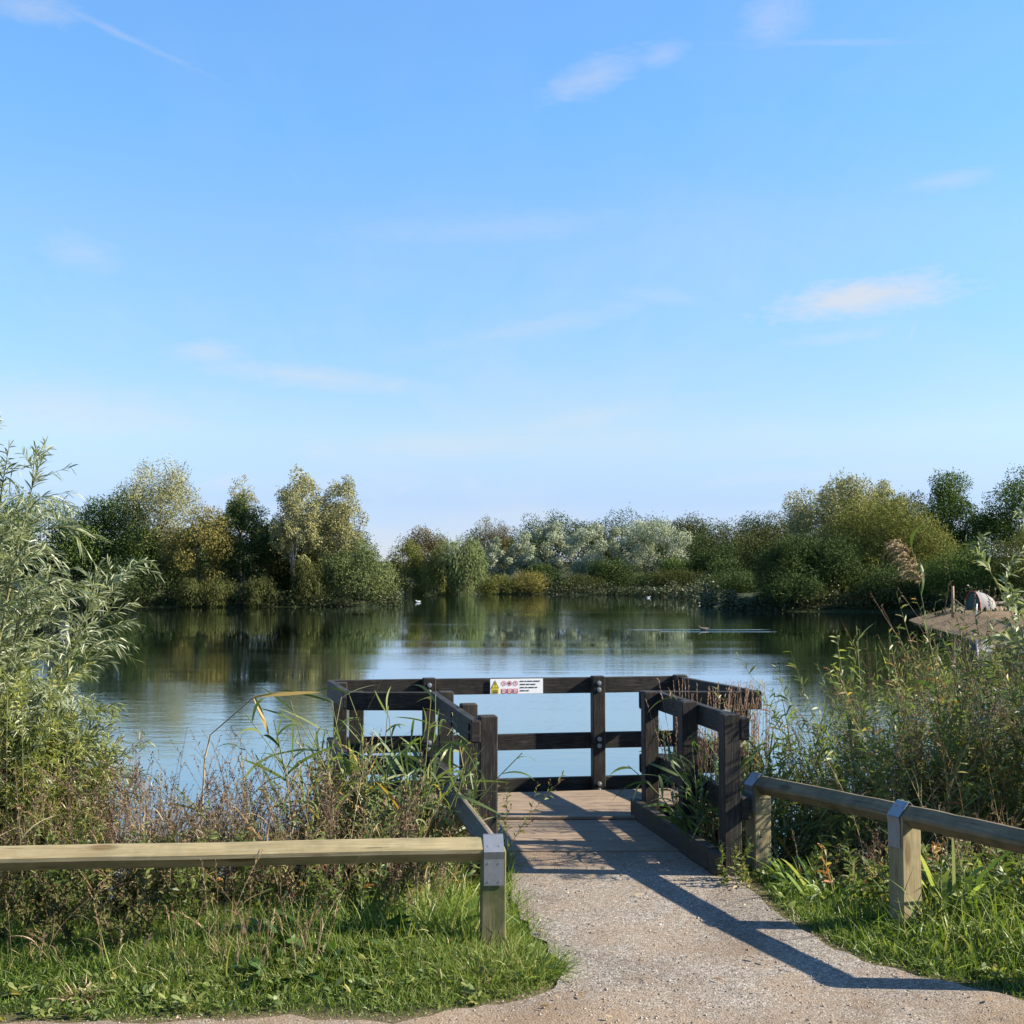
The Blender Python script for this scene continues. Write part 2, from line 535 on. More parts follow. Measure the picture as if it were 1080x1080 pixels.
def mat_water():
    m, N = new_mat('lake water')
    pos = N.n('ShaderNodeNewGeometry').outputs['Position']
    sx = N.n('ShaderNodeSeparateXYZ'); N.nt.links.new(pos, sx.inputs[0])
    # patches of breeze: long streaks across the lake
    streak = N.noise(N.mapping(pos, (.012, .11, 1)), 1.0, 4, .6, .3)
    patch = N.ramp(streak, [(.42, (.05, .05, .05)), (.64, (.9, .9, .9))])
    w1 = N.noise(N.mapping(pos, (1.0, 1.5, 1), rot=(0, 0, .25)), 1.9, 3, .5, .2)
    w2 = N.noise(N.mapping(pos, (1.2, 2.6, 1), rot=(0, 0, -.15)), 5.5, 3, .55, .3)
    w3 = N.noise(N.mapping(pos, (.35, 1.0, 1)), .55, 2, .5)
    near = N.math('MULTIPLY', N.math('SUBTRACT', 26.0, sx.outputs[1]), .05, clamp=True)
    amp = N.math('ADD', N.math('MULTIPLY', patch, .75), N.math('MULTIPLY', near, .4))
    h = N.math('ADD', N.math('MULTIPLY', w1, .5), N.math('ADD', N.math('MULTIPLY', w2, .22), N.math('MULTIPLY', w3, .35)))
    h = N.math('MULTIPLY', h, amp)
    # wakes: thin ripples trailing a bird across the lake
    for (wx_, wy_, ln_, sl_) in ((4.6, 53.5, 8.0, .03), (5.6, 51.5, 7.0, -.04), (9.8, 37.0, 3.2, .02)):
        yy = N.math('SUBTRACT', sx.outputs[1], N.math('ADD', wy_, N.math('MULTIPLY', N.math('SUBTRACT', sx.outputs[0], wx_), sl_)))
        ridge = N.math('SUBTRACT', 1.0, N.math('DIVIDE', N.math('ABSOLUTE', N.math('ADD', yy, N.math('MULTIPLY', w3, .5))), .35), clamp=True)
        e_ = N.math('MULTIPLY', N.math('MULTIPLY', N.math('SUBTRACT', sx.outputs[0], wx_), .5, clamp=True), N.math('MULTIPLY', N.math('SUBTRACT', wx_ + ln_, sx.outputs[0]), .3, clamp=True))
        h = N.math('ADD', h, N.math('MULTIPLY', N.math('MULTIPLY', ridge, e_), 2.4))
    bp = N.n('ShaderNodeBump', {'Strength': 1.0, 'Distance': WAVE_D, 'Height': h})
    gl = N.n('ShaderNodeBsdfGlossy', {'Color': (.90, .97, 1.0, 1), 'Roughness': .025, 'Normal': bp.outputs[0]})
    df = N.n('ShaderNodeBsdfDiffuse', {'Color': (.012, .018, .012, 1)})
    fr = N.n('ShaderNodeFresnel', {'IOR': 5.0, 'Normal': bp.outputs[0]})
    fac = N.math('MINIMUM', N.math('ADD', N.math('MULTIPLY', fr.outputs[0], 1.25), .12), .98)
    mx = N.n('ShaderNodeMixShader', {0: fac, 1: df.outputs[0], 2: gl.outputs[0]})
    N.out(mx.outputs[0])
    return m


WAVE_D = 0.0105
M_ground = mat_ground(); M_path = mat_path(); M_sand = mat_sand(); M_water = mat_water()
M_black = timber('black stained timber', (.006, .0055, .005), (.024, .021, .019), 16, rough=.7, weather=(.115, .10, .085), weather_amt=1.25, stain=(.05, .045, .032), stain_amt=.5, spec=.2)
M_grey = timber('weathered grey timber', (.085, .07, .052), (.155, .135, .105), 16, rough=.8, stain=(.07, .075, .04), stain_amt=.5)
M_kerb = timber('dark kerb timber', (.028, .023, .018), (.075, .062, .048), 16, rough=.85, stain=(.05, .045, .03), stain_amt=.6, weather=(.13, .11, .085), weather_amt=.8)
M_pine = timber('treated pine', (.19, .145, .072), (.33, .275, .155), 12, rough=.8, stain=(.13, .125, .065), stain_amt=.6, weather=(.33, .30, .23), weather_amt=.8, knots=True)
M_pine2 = timber('algae stained pine', (.12, .10, .045), (.20, .175, .085), 10, rough=.8, stain=(.055, .07, .022), stain_amt=.85, knots=True)
M_pine3 = timber('brown pine rail', (.11, .085, .05), (.185, .15, .092), 14, rough=.85, stain=(.06, .062, .032), stain_amt=.8, weather=(.21, .19, .15), weather_amt=.8, knots=True)  # browner, darker pine for the right fence rails
M_deck = timber('deck boards', (.185, .135, .092), (.245, .185, .132), 9, rough=.9, stain=(.10, .075, .05), stain_amt=.5, weather=(.26, .19, .13), weather_amt=.8)
M_galv = flat('galvanised steel', (.29, .31, .33), .5, .7, .6)
M_bolt = flat('zinc bolt', (.45, .47, .48), .38, .8, .3)
M_white = flat('white sign plastic', (.80, .80, .79), .35)
M_yellow = flat('yellow sign ink', (.72, .56, .03), .4)
M_red = flat('red sign ink', (.62, .035, .04), .4)
M_ink = flat('black sign ink', (.02, .02, .02), .45)

# ------------------------------------------------------------------ terrain, path, water
xs = graded(-900, -4.2, 5.6, 900, .09, 1.14)
ys = graded(-300, 3.2, 9.0, 1200, .09, 1.10)
tag(make_sheet('terrain', xs, ys, height, M_ground, lambda x, y: np.clip(1 - sdist(x, y, PATH) / .16, 0, 1).reshape(-1)), kind='structure')
wx = [-150, -40, -10, 0, 10, 40, 60]
wy = [7.0, 12, 20, 40, 80, 140, 225]
tag(make_sheet('lake', np.array(wx, float), np.array(wy, float), lambda x, y: np.full(x.shape, WATER_Z), M_water), kind='structure')

rs = RS(11)
pp = []
for i, (a, b) in enumerate(zip(PATH, PATH[1:] + PATH[:1])):
    a = Vector(a); b = Vector(b); L = (b - a).length; n = max(1, int(L / .05)) if L < 3 else 1
    for k in range(n):
        p = a.lerp(b, k / n)
        j = .012 if n > 1 else 0
        wv = .012 * math.sin(p.x * 9 + p.y * 5) + .014 * math.sin(p.x * 23 - p.y * 17) if n > 1 else 0
        pp.append((p.x + wv * .5 + rs.uniform(-j, j), p.y + wv + rs.uniform(-j, j), 0.0))
mb = MB(); mb.poly(pp)
path_o = tag(mb.build('gravel_path', M_path), kind='structure')

# loose stones lying on the path
def path_points(rs, n, box, margin=0.0, poly=PATH):
    x = rs.uniform(box[0], box[1], n); y = rs.uniform(box[2], box[3], n)
    k = sdist(x, y, poly) < margin
    return x[k], y[k]


fb = FB()
x, y = path_points(rs, 28000, (-2.3, 3.2, 3.85, 6.9), .03)
keep = rs.rand(len(x)) < np.clip(.25 + .5 * (vnoise(x, y, 3, 5) + .5), .08, 1)
x = x[keep]; y = y[keep]; n = len(x)
s = rs.lognormal(math.log(.0029), .42, n).clip(.0014, .011)
oct_v = np.array([[1, 0, 0], [0, 1, 0], [-1, 0, 0], [0, -1, 0], [0, 0, .75], [0, 0, -.5]], float)
oct_f = np.array([[0, 1, 4], [1, 2, 4], [2, 3, 4], [3, 0, 4]])
a = rs.rand(n) * 6.28
V = oct_v[None] * (1 + rs.uniform(-.4, .4, (n, 6, 3))) * s[:, None, None]
c, sn = np.cos(a)[:, None], np.sin(a)[:, None]
V = np.stack([V[..., 0] * c - V[..., 1] * sn, V[..., 0] * sn + V[..., 1] * c, V[..., 2]], -1) + np.stack([x, y, s * .25], -1)[:, None, :]
fb.add(V, np.repeat(rs.rand(n), 6), None, (np.arange(n)[:, None, None] * 6 + oct_f[None]).reshape(-1, 3))
M_stone = foliage('loose stones', [(0, (.10, .08, .06)), (.3, (.20, .165, .13)), (.65, (.29, .245, .195)), (.93, (.38, .33, .27)), (1, (.24, .145, .085))], trans=0, rough=.9, spec=.2)
tag(fb.build('gravel', M_stone, smooth=False), 'small loose grey and buff stones scattered over the path', 'gravel', kind='stuff')

# ------------------------------------------------------------------ fishing platform
ZT, ZM, ZL = .81, .405, .085
RH, RT = .115, .048        # rail height, thickness
PW = .092
plat = empty('fishing_platform', (.5, 8.2, 0), 'black stained timber fishing platform with brown boarded deck and open railings over the water', 'platform')
FLc, FRc, NRc, NLc = [G(*p, ZT) for p in ((345, 717), (716, 712.5), (802, 728), (362, 728.5))]
for v in (FLc, FRc, NRc, NLc): v.z = 0
gl0 = G(514, 757, ZT); gl1 = G(470, 729, ZT); gr0 = G(769, 755, ZT); gr1 = G(685, 729, ZT)
for v in (gl0, gl1, gr0, gr1): v.z = 0
UP = Vector((0, 0, 1))


def rail(p, q, ztop, name='rail', m=None, h=RH, t=RT):
    b = MB(); b.beam(Vector((p.x, p.y, ztop - h / 2)), Vector((q.x, q.y, ztop - h / 2)), t, h, cham=.004, wob=.0015, seg=4)
    return b.build(name, m or M_black, plat)


def bolt(mb, p, n):
    mb.cyl(p, p + n * .007, .017, .017, 10)
    mb.cyl(p + n * .007, p + n * .016, .012, .009, 6)


def post(p, ztop, zbot, face=None, bolt_z=(), w=PW, m=None, yaw=None, off=(0.014, -.014)):
    b = MB()
    fdir = yaw if yaw is not None else Vector((.19, .98, 0))
    b.beam(Vector((p.x, p.y, zbot)), Vector((p.x, p.y, ztop)), w, w, up=fdir, cham=.005, wob=.001, seg=3)
    o = b.build('post', m or M_black, plat)
    if face is not None:
        for z in bolt_z:
            for e in (.022, -.026):
                bb = MB(); bolt(bb, Vector((p.x, p.y, z + e)) + face * (w / 2), face)
                bb.build('bolt', M_bolt, o)
    return o


fdir = (FRc - FLc).normalized(); fnorm = Vector((-fdir.y, fdir.x, 0))      # away from camera
for z in (ZT, ZM, ZL):
    rail(FLc - fnorm * RT / 2, FRc - fnorm * RT / 2, z)
for px in (452.5, 630.5, 735):
    d = ray(px, 740); base = FLc - fnorm * (RT + PW / 2)
    t = (base.x * fdir.y - base.y * fdir.x) / (d.x * fdir.y - d.y * fdir.x)
    p = Vector((d.x * t, d.y * t, 0))
    if px > 700: p = FRc - fnorm * (RT + PW / 2) - fdir * .02
    post(p, ZT + .012, -1.1, -fnorm, (ZT - RH / 2, ZM - RH / 2, ZL - RH / 2), yaw=fnorm)
# left end
ld = (NLc - FLc).normalized(); ln = Vector((ld.y, -ld.x, 0))
if ln.x > 0: ln = -ln                                                       # outward (left)
for z in (ZT - .002, ZM - .002, ZL - .002):
    rail(FLc - fnorm * (RT + .002) - ln * RT / 2, NLc - ln * RT / 2, z)
post(NLc - ln * (RT + PW / 2) - ld * .06, ZT - .012, -1.1, ln, (ZT - RH / 2,), yaw=fnorm)
post(FLc - ln * (RT + PW / 2) - fnorm * (RT + PW / 2) - fnorm * .0, ZT - .012, -1.1, None, yaw=fnorm)
# right end
rd = (NRc - FRc).normalized(); rn = Vector((-rd.y, rd.x, 0))
if rn.x < 0: rn = -rn
for z in (ZT - .002, ZM - .002, ZL - .002):
    rail(FRc - fnorm * (RT + .002) - rn * RT / 2, NRc - rn * RT / 2, z)
post(NRc - rn * (RT + PW / 2 + .02) - rd * .07, ZT - .012, -1.1, None, yaw=fnorm)
# near rails of the two wings
gy = Vector((0, 1, 0))
for z in (ZT - .004, ZM - .004, ZL - .004):
    rail(NLc + Vector((.03, -RT / 2 - .004, 0)), Vector((gl1.x - .07, gl1.y - RT / 2, 0)), z)
    rail(Vector((gr1.x - .06, gr1.y + .075, 0)), NRc + Vector((0.0, -RT / 2 - .004, 0)), z)
# gangway rails
gld = (gl1 - gl0).normalized(); gln = Vector((-gld.y, gld.x, 0))            # left/outward
grd = (gr1 - gr0).normalized(); grn = Vector((grd.y, -grd.x, 0))            # right/outward
for z in (ZT - .006, ZM - .006):
    rail(gl0 + gln * (PW / 2 + RT / 2) - gld * .07, gl1 + gln * (PW / 2 + RT / 2) + gld * .05, z)
    rail(gr0 + grn * (PW / 2 + RT / 2) - grd * .05, gr1 + grn * (PW / 2 + RT / 2) + grd * .04, z)
for k, f in enumerate((0, .47, 1.0)):
    pL = gl0.lerp(gl1, f if f != .47 else .40); pR = gr0.lerp(gr1, f)
    bz = (ZT - .07, ZM - .07)
    post(pL, ZT + (.012 if k < 2 else 0), -.25 if k == 0 else -1.0, gln, (), yaw=gld)
    post(pR, ZT + (.012 if k < 2 else 0), -.25 if k == 0 else -1.0, None, (), yaw=grd)
    for z in bz:
        for e in (.025, -.025):
            ob = MB(); q = pL + gln * (PW / 2 + RT) + Vector((0, 0, z + e)); ob.cyl(q, q + gln * .008, .019, n=10)
            ob.build('bolt', M_black, plat)
# low kerb timber inside the right hand railing and its short end block
k0 = G(765, 926, 0); k1 = G(672, 867, 0)
k0 = gr0 - grn * (PW / 2 + .03); k1 = gr1 - grn * (PW / 2 + .03) + grd * .1
b = MB(); b.beam(k0 + UP * .062 + grd * .06, k1 + UP * .062, .058, .12, cham=.006, wob=.003, seg=5)
b.build('kerb_board', M_kerb, plat)
b = MB(); b.beam(k0 + UP * .058 - grd * .03, k0 + UP * .058 + grd * .055, .056, .115, cham=.005)
b.build('kerb_board', M_kerb, plat)
k0 = gl0 + gln * (0) ; k1 = gl1
b = MB(); b.beam(k0 + gln * .03 + UP * .03 + gld * .08, k1 + gln * .03 + UP * .03, .05, .10, cham=.006, wob=.003, seg=5)
b.build('kerb_board', M_black, plat)


# deck boards
def deck_board(mb, l0, r0, l1, r1, z, thick=.035):
    mb.slab([Vector((l0.x, l0.y, z)), Vector((r0.x, r0.y, z)), Vector((r1.x, r1.y, z)), Vector((l1.x, l1.y, z))], thick)


mb = MB()
gA_l = gl0.lerp(gl1, (6.98 - gl0.y) / (gl1.y - gl0.y)) + gln * .02; gA_r = gr0.lerp(gr1, (6.98 - gr0.y) / (gr1.y - gr0.y)) + grn * .10
gB_l = gl1 + gln * .02; gB_r = gr1 + grn * .10
nb = 7
for i in range(nb):
    a, c = i / nb, (i + 1) / nb - .0008 / .137
    deck_board(mb, gA_l.lerp(gB_l, a), gA_r.lerp(gB_r, a), gA_l.lerp(gB_l, c), gA_r.lerp(gB_r, c), .006 + rs.uniform(-.0006, .0006))
pA_l = NLc + Vector((.06, -.02, 0)); pA_r = NRc + Vector((-.06, -.02, 0)); pB_l = FLc - fnorm * .18 + fdir * .05; pB_r = FRc - fnorm * .18
nb = 8
for i in range(nb):
    a, c = i / nb, (i + 1) / nb - .0008 / .14
    deck_board(mb, pA_l.lerp(pB_l, a), pA_r.lerp(pB_r, a), pA_l.lerp(pB_l, c), pA_r.lerp(pB_r, c), .012 + rs.uniform(-.0006, .0006))
mb.build('deck', M_deck, plat)
mb = MB()
for a in (.02, .5, .97):
    mb.beam(pA_l.lerp(pB_l, a) + Vector((0, 0, -.10)), pA_r.lerp(pB_r, a) + Vector((0, 0, -.10)), .07, .13, cham=.005)
mb.beam(gA_l + Vector((0, .02, -.10)), gA_r + Vector((0, .02, -.10)), .07, .13, cham=.005)
for s_ in (.03, .5, .97):
    mb.beam(gA_l.lerp(gA_r, s_) + Vector((0, .06, -.09)), gB_l.lerp(gB_r, s_) + Vector((0, 0, -.09)), .06, .11, cham=.005)
mb.build('joist', M_black, plat)
# cover strip where gangway and platform meet
b = MB(); b.beam(gB_l + Vector((.05, -.03, .017)), gB_r + Vector((-.12, -.03, .017)), .05, .02, cham=.004)
b.build('threshold_strip', M_deck, plat)

# ------------------------------------------------------------------ warning sign on the far rail
def on_far(px, z):
    d = ray(px, 725); base = FLc - fnorm * (RT + .004)
    t = (base.x * fdir.y - base.y * fdir.x) / (d.x * fdir.y - d.y * fdir.x)
    return Vector((d.x * t, d.y * t, z))


s0 = on_far(517, 0); s1 = on_far(572.5, 0)
SW = (s1 - s0).length; SH = .108; SZ0 = ZT - RH / 2 - SH / 2 - .001
sign = empty('warning_sign', s0 + UP * SZ0, 'small white safety sign with yellow and red panels on the far rail', 'sign')
out = -fnorm


def sp(u, v, lift):           # u,v in 0..1
    return s0 + fdir * (u * SW) + UP * (SZ0 + v * SH) + out * lift


mb = MB(); mb.slab([sp(0, 0, .006), sp(1, 0, .006), sp(1, 1, .006), sp(0, 1, .006)], .005, direction=fnorm)
mb.build('sign_board', M_white, sign)


def sq(mb, u0, v0, u1, v1, lift): mb.poly([sp(u0, v0, lift), sp(u1, v0, lift), sp(u1, v1, lift), sp(u0, v1, lift)])


AS = SW / SH
mb = MB(); sq(mb, .025, .03, .16, .30, .0072); mb.poly([sp(.022, .40, .0072), sp(.163, .40, .0072), sp(.0925, .92, .0072)])
sq(mb, .022, .32, .163, .40, .0073)
wp = mb.build('warning_panel', M_yellow, sign)
mb = MB()
def ring_tri(mb, s_in, lift):
    c = Vector((.0925, .57)); T = [Vector((.022, .40)), Vector((.163, .40)), Vector((.0925, .92))]
    for i in range(3):
        a, b_ = T[i], T[(i + 1) % 3]
        mb.poly([sp(*a, lift), sp(*b_, lift), sp(*(c + (b_ - c) * s_in), lift), sp(*(c + (a - c) * s_in), lift)])
ring_tri(mb, .84, .0082)
mb.poly([sp(.088, .56, .0083), sp(.097, .56, .0083), sp(.099, .76, .0083), sp(.086, .76, .0083)])
sq(mb, .088, .47, .097, .52, .0083)
for v in (.22, .14, .07): sq(mb, .04, v, .145, v + .035, .0083)
mb.build('warning_triangle', M_ink, wp)
for k, u in enumerate((.255, .365, .475)):
    mb = MB(); ru = .046; rvv = ru * AS; N_ = 24
    for i in range(N_):
        a0, a1 = 2 * math.pi * i / N_, 2 * math.pi * (i + 1) / N_
        f = lambda a, r: sp(u + math.cos(a) * ru * r, .70 + math.sin(a) * rvv * r, .0075)
        mb.poly([f(a0, .80), f(a0, 1), f(a1, 1), f(a1, .80)])
    g = lambda x, y: sp(u + x * ru, .70 + y * rvv, .0085)
    mb.poly([g(-.62, .50), g(-.50, .62), g(.62, -.50), g(.50, -.62)])
    ps = mb.build('prohibition_symbol', M_red, sign)
    mb = MB()
    h = lambda x, y: sp(u + x * ru, .70 + y * rvv, .0078)
    if k == 0:
        mb.poly([h(-.45, -.05), h(.1, .05), h(.45, -.1), h(.45, -.22), h(.1, -.08), h(-.45, -.2)])
        mb.poly([h(.15, .12), h(.35, .12), h(.35, .32), h(.15, .32)]); mb.poly([h(-.45, -.38), h(.45, -.38), h(.45, -.30), h(-.45, -.30)])
    elif k == 1:
        mb.poly([h(-.3, -.5), h(.3, -.5), h(.38, .1), h(.15, .5), h(-.2, .5), h(-.4, .1)])
    else:
        mb.poly([h(-.05, -.5), h(.05, -.5), h(.12, .05), h(.3, .3), h(.1, .48), h(-.2, .35), h(-.1, .25), h(.08, .3), h(0, .05)])
    mb.build('pictogram', M_ink, ps)
    mb = MB(); sq(mb, u - .048, .04, u + .048, .34, .0072)
    rp = mb.build('red_panel', M_red, sign)
    mb = MB()
    for v, a, b_ in ((.25, -.036, .034), (.17, -.03, .036), (.09, -.036, .02)): sq(mb, u + a, v, u + b_, v + .04, .0083)
    mb.build('lettering', M_white, rp)
mb = MB()
for v, words in ((.80, (.07, .04, .10, .13)), (.59, (.10, .07, .10)), (.38, (.08, .05, .11, .05)), (.17, (.10, .06))):
    u = .56
    for w_ in words:
        sq(mb, u, v, min(u + w_, .975), v + .065, .0075); u += w_ + .014
        if u > .95: break
mb.build('lettering', M_ink, sign)

# ------------------------------------------------------------------ birdsmouth knee rail fences
RS_ = .078; HD = RS_ * .7071


def fence(name, label, corners, ztops, posts, mats, zbase):
    root = empty(name, Vector((corners[0].x, corners[0].y, 0)), label, 'fence', 'low knee rail fences beside the path')
    pts = [Vector((c.x, c.y, z - HD)) for c, z in zip(corners, ztops)]
    for i in range(len(pts) - 1):
        a, b_ = pts[i], pts[i + 1]
        d = (b_ - a).normalized()
        mb = MB(); mb.beam(a + d * (.004 if i else -.04), b_ + d * (.04 if i == len(pts) - 2 else -.004), RS_, RS_, cham=.011, roll=math.pi / 4, wob=.002, seg=8)
        mb.build('rail', mats[0], root)
    for (p, zt, axis, st) in posts:
        ax = Vector((axis.x, axis.y, 0)).normalized()
        mb = MB(); mb.beam(Vector((p.x, p.y, zbase)), Vector((p.x, p.y, zt - HD + .004)), .1, .1, up=ax, cham=.005, wob=.001, seg=4)
        po = mb.build('post', mats[1], root)
        if st:
            sd = Vector((ax.y, -ax.x, 0))
            zc = zt - HD
            prof = [(-.0525, zc - .135), (-.0525, zc - .03), (-.058, zc - .002), (-.004, zt + .003), (.004, zt + .003), (.058, zc - .002), (.0525, zc - .03), (.0525, zc - .135)]
            mb = MB(); hw = .041
            for j in range(len(prof) - 1):
                (x0, z0), (x1, z1) = prof[j], prof[j + 1]
                q = lambda x, z, e: Vector((p.x, p.y, 0)) + sd * x + ax * e + UP * z
                n_ = Vector((0, 0, 0)) + sd * -(z1 - z0) + UP * (x1 - x0)
                n_.normalize()
                mb.slab([q(x0, z0, -hw) + n_ * .0025, q(x0, z0, hw) + n_ * .0025, q(x1, z1, hw) + n_ * .0025, q(x1, z1, -hw) + n_ * .0025], .0025, direction=-n_)
                if abs(z1 - z0) > .03:
                    for e in (-.5, .5):
                        for f in ((.15, .85) if abs(x1 - x0) < .001 else (.35,)):
                            c = q(x0 + (x1 - x0) * f, z0 + (z1 - z0) * f, e * hw * 1.1) + n_ * .0025
                            mb.cyl(c, c + n_ * .0015, .0045, n=8)
            mb.build('strap', M_galv, po)
    return root


ZK = .465
c0 = G(520, 881, ZK); cw = G(0, 890.5, ZK)
ddir = (cw - c0).normalized()
cw2 = c0 + ddir * 3.1
cb = G(475, 824, ZK)
bd = (cb - c0).normalized()
fence('knee_rail_fence', 'pale timber knee rail fence along the grass, with a grey side rail by the gangway', [cw2, c0], [ZK, ZK],
      [(c0 + ddir * .0 - Vector((0, -.0, 0)), ZK, ddir, True), (cw2, ZK, ddir, True)], [M_pine, M_pine2], -.3)
froot = [o for o in scene.objects if o.name == 'knee_rail_fence'][0]
mb = MB(); mb.beam(Vector((c0.x, c0.y, ZK - HD)) + bd * .075, Vector((cb.x, cb.y, ZK - HD)) + bd * .02, RS_ * .98, RS_ * .98, cham=.008, roll=math.pi / 4, wob=.0015, seg=4)
mb.build('rail', M_grey, froot)
pb = cb - bd * .08 + Vector((.06, .02, 0))
mb = MB(); mb.beam(Vector((pb.x, pb.y, -.6)), Vector((pb.x, pb.y, ZK - HD - .02)), .1, .1, up=bd, cham=.005)
mb.build('post', M_pine, froot)

r1 = G(799, 816, .49); r2 = G(953, 846, .54)
r3 = Vector((2.05, 4.68, .56)); r4 = r3 + Vector((2.6, -.22, 0))
rdir = (r2 - r1); rdir.z = 0; rdir.normalize()
rdir2 = (r3 - r2); rdir2.z = 0; rdir2.normalize()
fence('knee_rail_fence', 'brown timber knee rail fence in front of tall weeds, right of the gravel', [r1 - rdir * .05, r2, r3, r4], [.49, .54, .56, .56],
      [(r1, .49, rdir, True), (r2, .54, rdir, True), (r3, .56, rdir2, True), (r4, .56, Vector((1, 0, 0)), True)], [M_pine3, M_pine], -.3)
# ------------------------------------------------------------------ foliage materials
F_dark = foliage('dark oak leaves', [(0, (0.024, 0.042, 0.013)), (.6, (0.054, 0.078, 0.024)), (1, (0.098, 0.112, 0.036))], .16, .75, .08)
F_green = foliage('mid green leaves', [(0, (0.039, 0.069, 0.018)), (.6, (0.083, 0.123, 0.030)), (1, (0.150, 0.188, 0.048))], .16, .75, .08)
F_olive = foliage('olive leaves', [(0, (0.075, 0.083, 0.021)), (.6, (0.143, 0.150, 0.039)), (1, (0.225, 0.217, 0.063))], .16, .75, .08)
F_willow = foliage('grey green willow leaves', [(0, (0.068, 0.093, 0.036)), (.6, (0.135, 0.165, 0.063)), (1, (0.210, 0.232, 0.105))], .16, .75, .08)
F_silver = foliage('silver willow leaves', [(0, (0.165, 0.195, 0.128)), (.5, (0.300, 0.330, 0.240)), (1, (0.450, 0.480, 0.367))], .16, .75, .08)
F_yellow = foliage('golden willow leaves', [(0, (0.105, 0.098, 0.028)), (.5, (0.189, 0.168, 0.050)), (1, (0.294, 0.245, 0.084))], .16, .75, .08)
F_pale = foliage('pale thinning leaves', [(0, (0.144, 0.151, 0.065)), (.5, (0.259, 0.252, 0.115)), (1, (0.389, 0.360, 0.180))], .16, .75, .08)
F_deep_olive = foliage('deep olive leaves', [(0, (.028, .036, .011)), (.6, (.06, .068, .02)), (1, (.105, .105, .034))], .16, .75, .08)  # deep olive leaf tone, darker than the plain olive
F_brown = foliage('browning leaves', [(0, (0.083, 0.068, 0.030)), (.6, (0.150, 0.120, 0.057)), (1, (0.225, 0.188, 0.090))], .16, .75, .08)
M_bark = flat('grey bark', (.13, .115, .095), .9, 0, .8)
M_bark_pale = flat('pale bark', (.30, .27, .22), .9, 0, .7)


class Paths:
    def __init__(self, base, d, L, bend):
        self.b = np.asarray(base, float); self.d = nrm(np.asarray(d, float)); N = len(self.b)
        self.L = np.broadcast_to(np.asarray(L, float), (N,)).copy(); self.bend = np.broadcast_to(np.asarray(bend, float), (N, 3)).copy()

    def at(self, t):
        return self.b[:, None] + self.d[:, None] * (self.L[:, None] * t)[..., None] + self.bend[:, None] * (self.L[:, None] * t * t)[..., None]

    def tan(self, t):
        return nrm(self.d[:, None] + 2 * self.bend[:, None] * t[..., None])

    def pts(self, M):
        return self.at(np.broadcast_to(np.linspace(0, 1, M)[None], (len(self.b), M)))

    def stems(self, fb, r0, r1, M=5, sides=3, tint=None, mi=0):
        N = len(self.b); f = np.linspace(0, 1, M)[None]
        r0 = np.broadcast_to(np.asarray(r0, float), (N,))[:, None]; r1 = np.broadcast_to(np.asarray(r1, float), (N,))[:, None]
        fb.stems(self.pts(M), r0 * (1 - f) + r1 * f, sides, tint, mi)

    def sub(self, rs, k, t0, t1, spread, L, bend, up=0.0, Lvar=.3):
        N = len(self.b)
        t = t0 + (t1 - t0) * ((np.arange(k)[None] + rs.rand(N, k)) / k)
        P = self.at(t).reshape(-1, 3); T = self.tan(t).reshape(-1, 3)
        d = nrm(T + nrm(rs.randn(len(T), 3)) * spread + np.array([0, 0, up]))
        LL = np.repeat(np.broadcast_to(np.asarray(L, float), (N,)), k) * (1 + rs.uniform(-Lvar, Lvar, N * k)) * (1.15 - .5 * t.reshape(-1))
        return Paths(P, d, LL, bend)

    def leaves(self, fb, rs, k, t0, t1, L, wd, ang=.8, droop=.15, M=3, prof='lance', tint=None, mi=0, Lvar=.25, kink=0.0, grav=0.0):
        N = len(self.b)
        t = t0 + (t1 - t0) * ((np.arange(k)[None] + rs.rand(N, k)) / k)
        P = self.at(t).reshape(-1, 3); T = self.tan(t).reshape(-1, 3)
        per = nrm(np.cross(T, rs.randn(len(T), 3)))
        d = T * math.cos(ang) + per * math.sin(ang) + rs.randn(len(T), 3) * .12
        d[:, 2] -= grav
        n = len(P)
        LL = L * (1 + rs.uniform(-Lvar, Lvar, n)); LL *= (1.1 - .35 * t.reshape(-1))
        ti = rs.rand(n) if tint is None else np.clip(np.repeat(tint, k) + rs.randn(n) * .16, 0, 1)
        fb.blades(rs, P, d, LL, wd * LL / L, M, droop, prof, ti, mi, kink=kink)


# ------------------------------------------------------------------ trees round the lake
GROUP_T = 'trees and bushes around the lake shore'


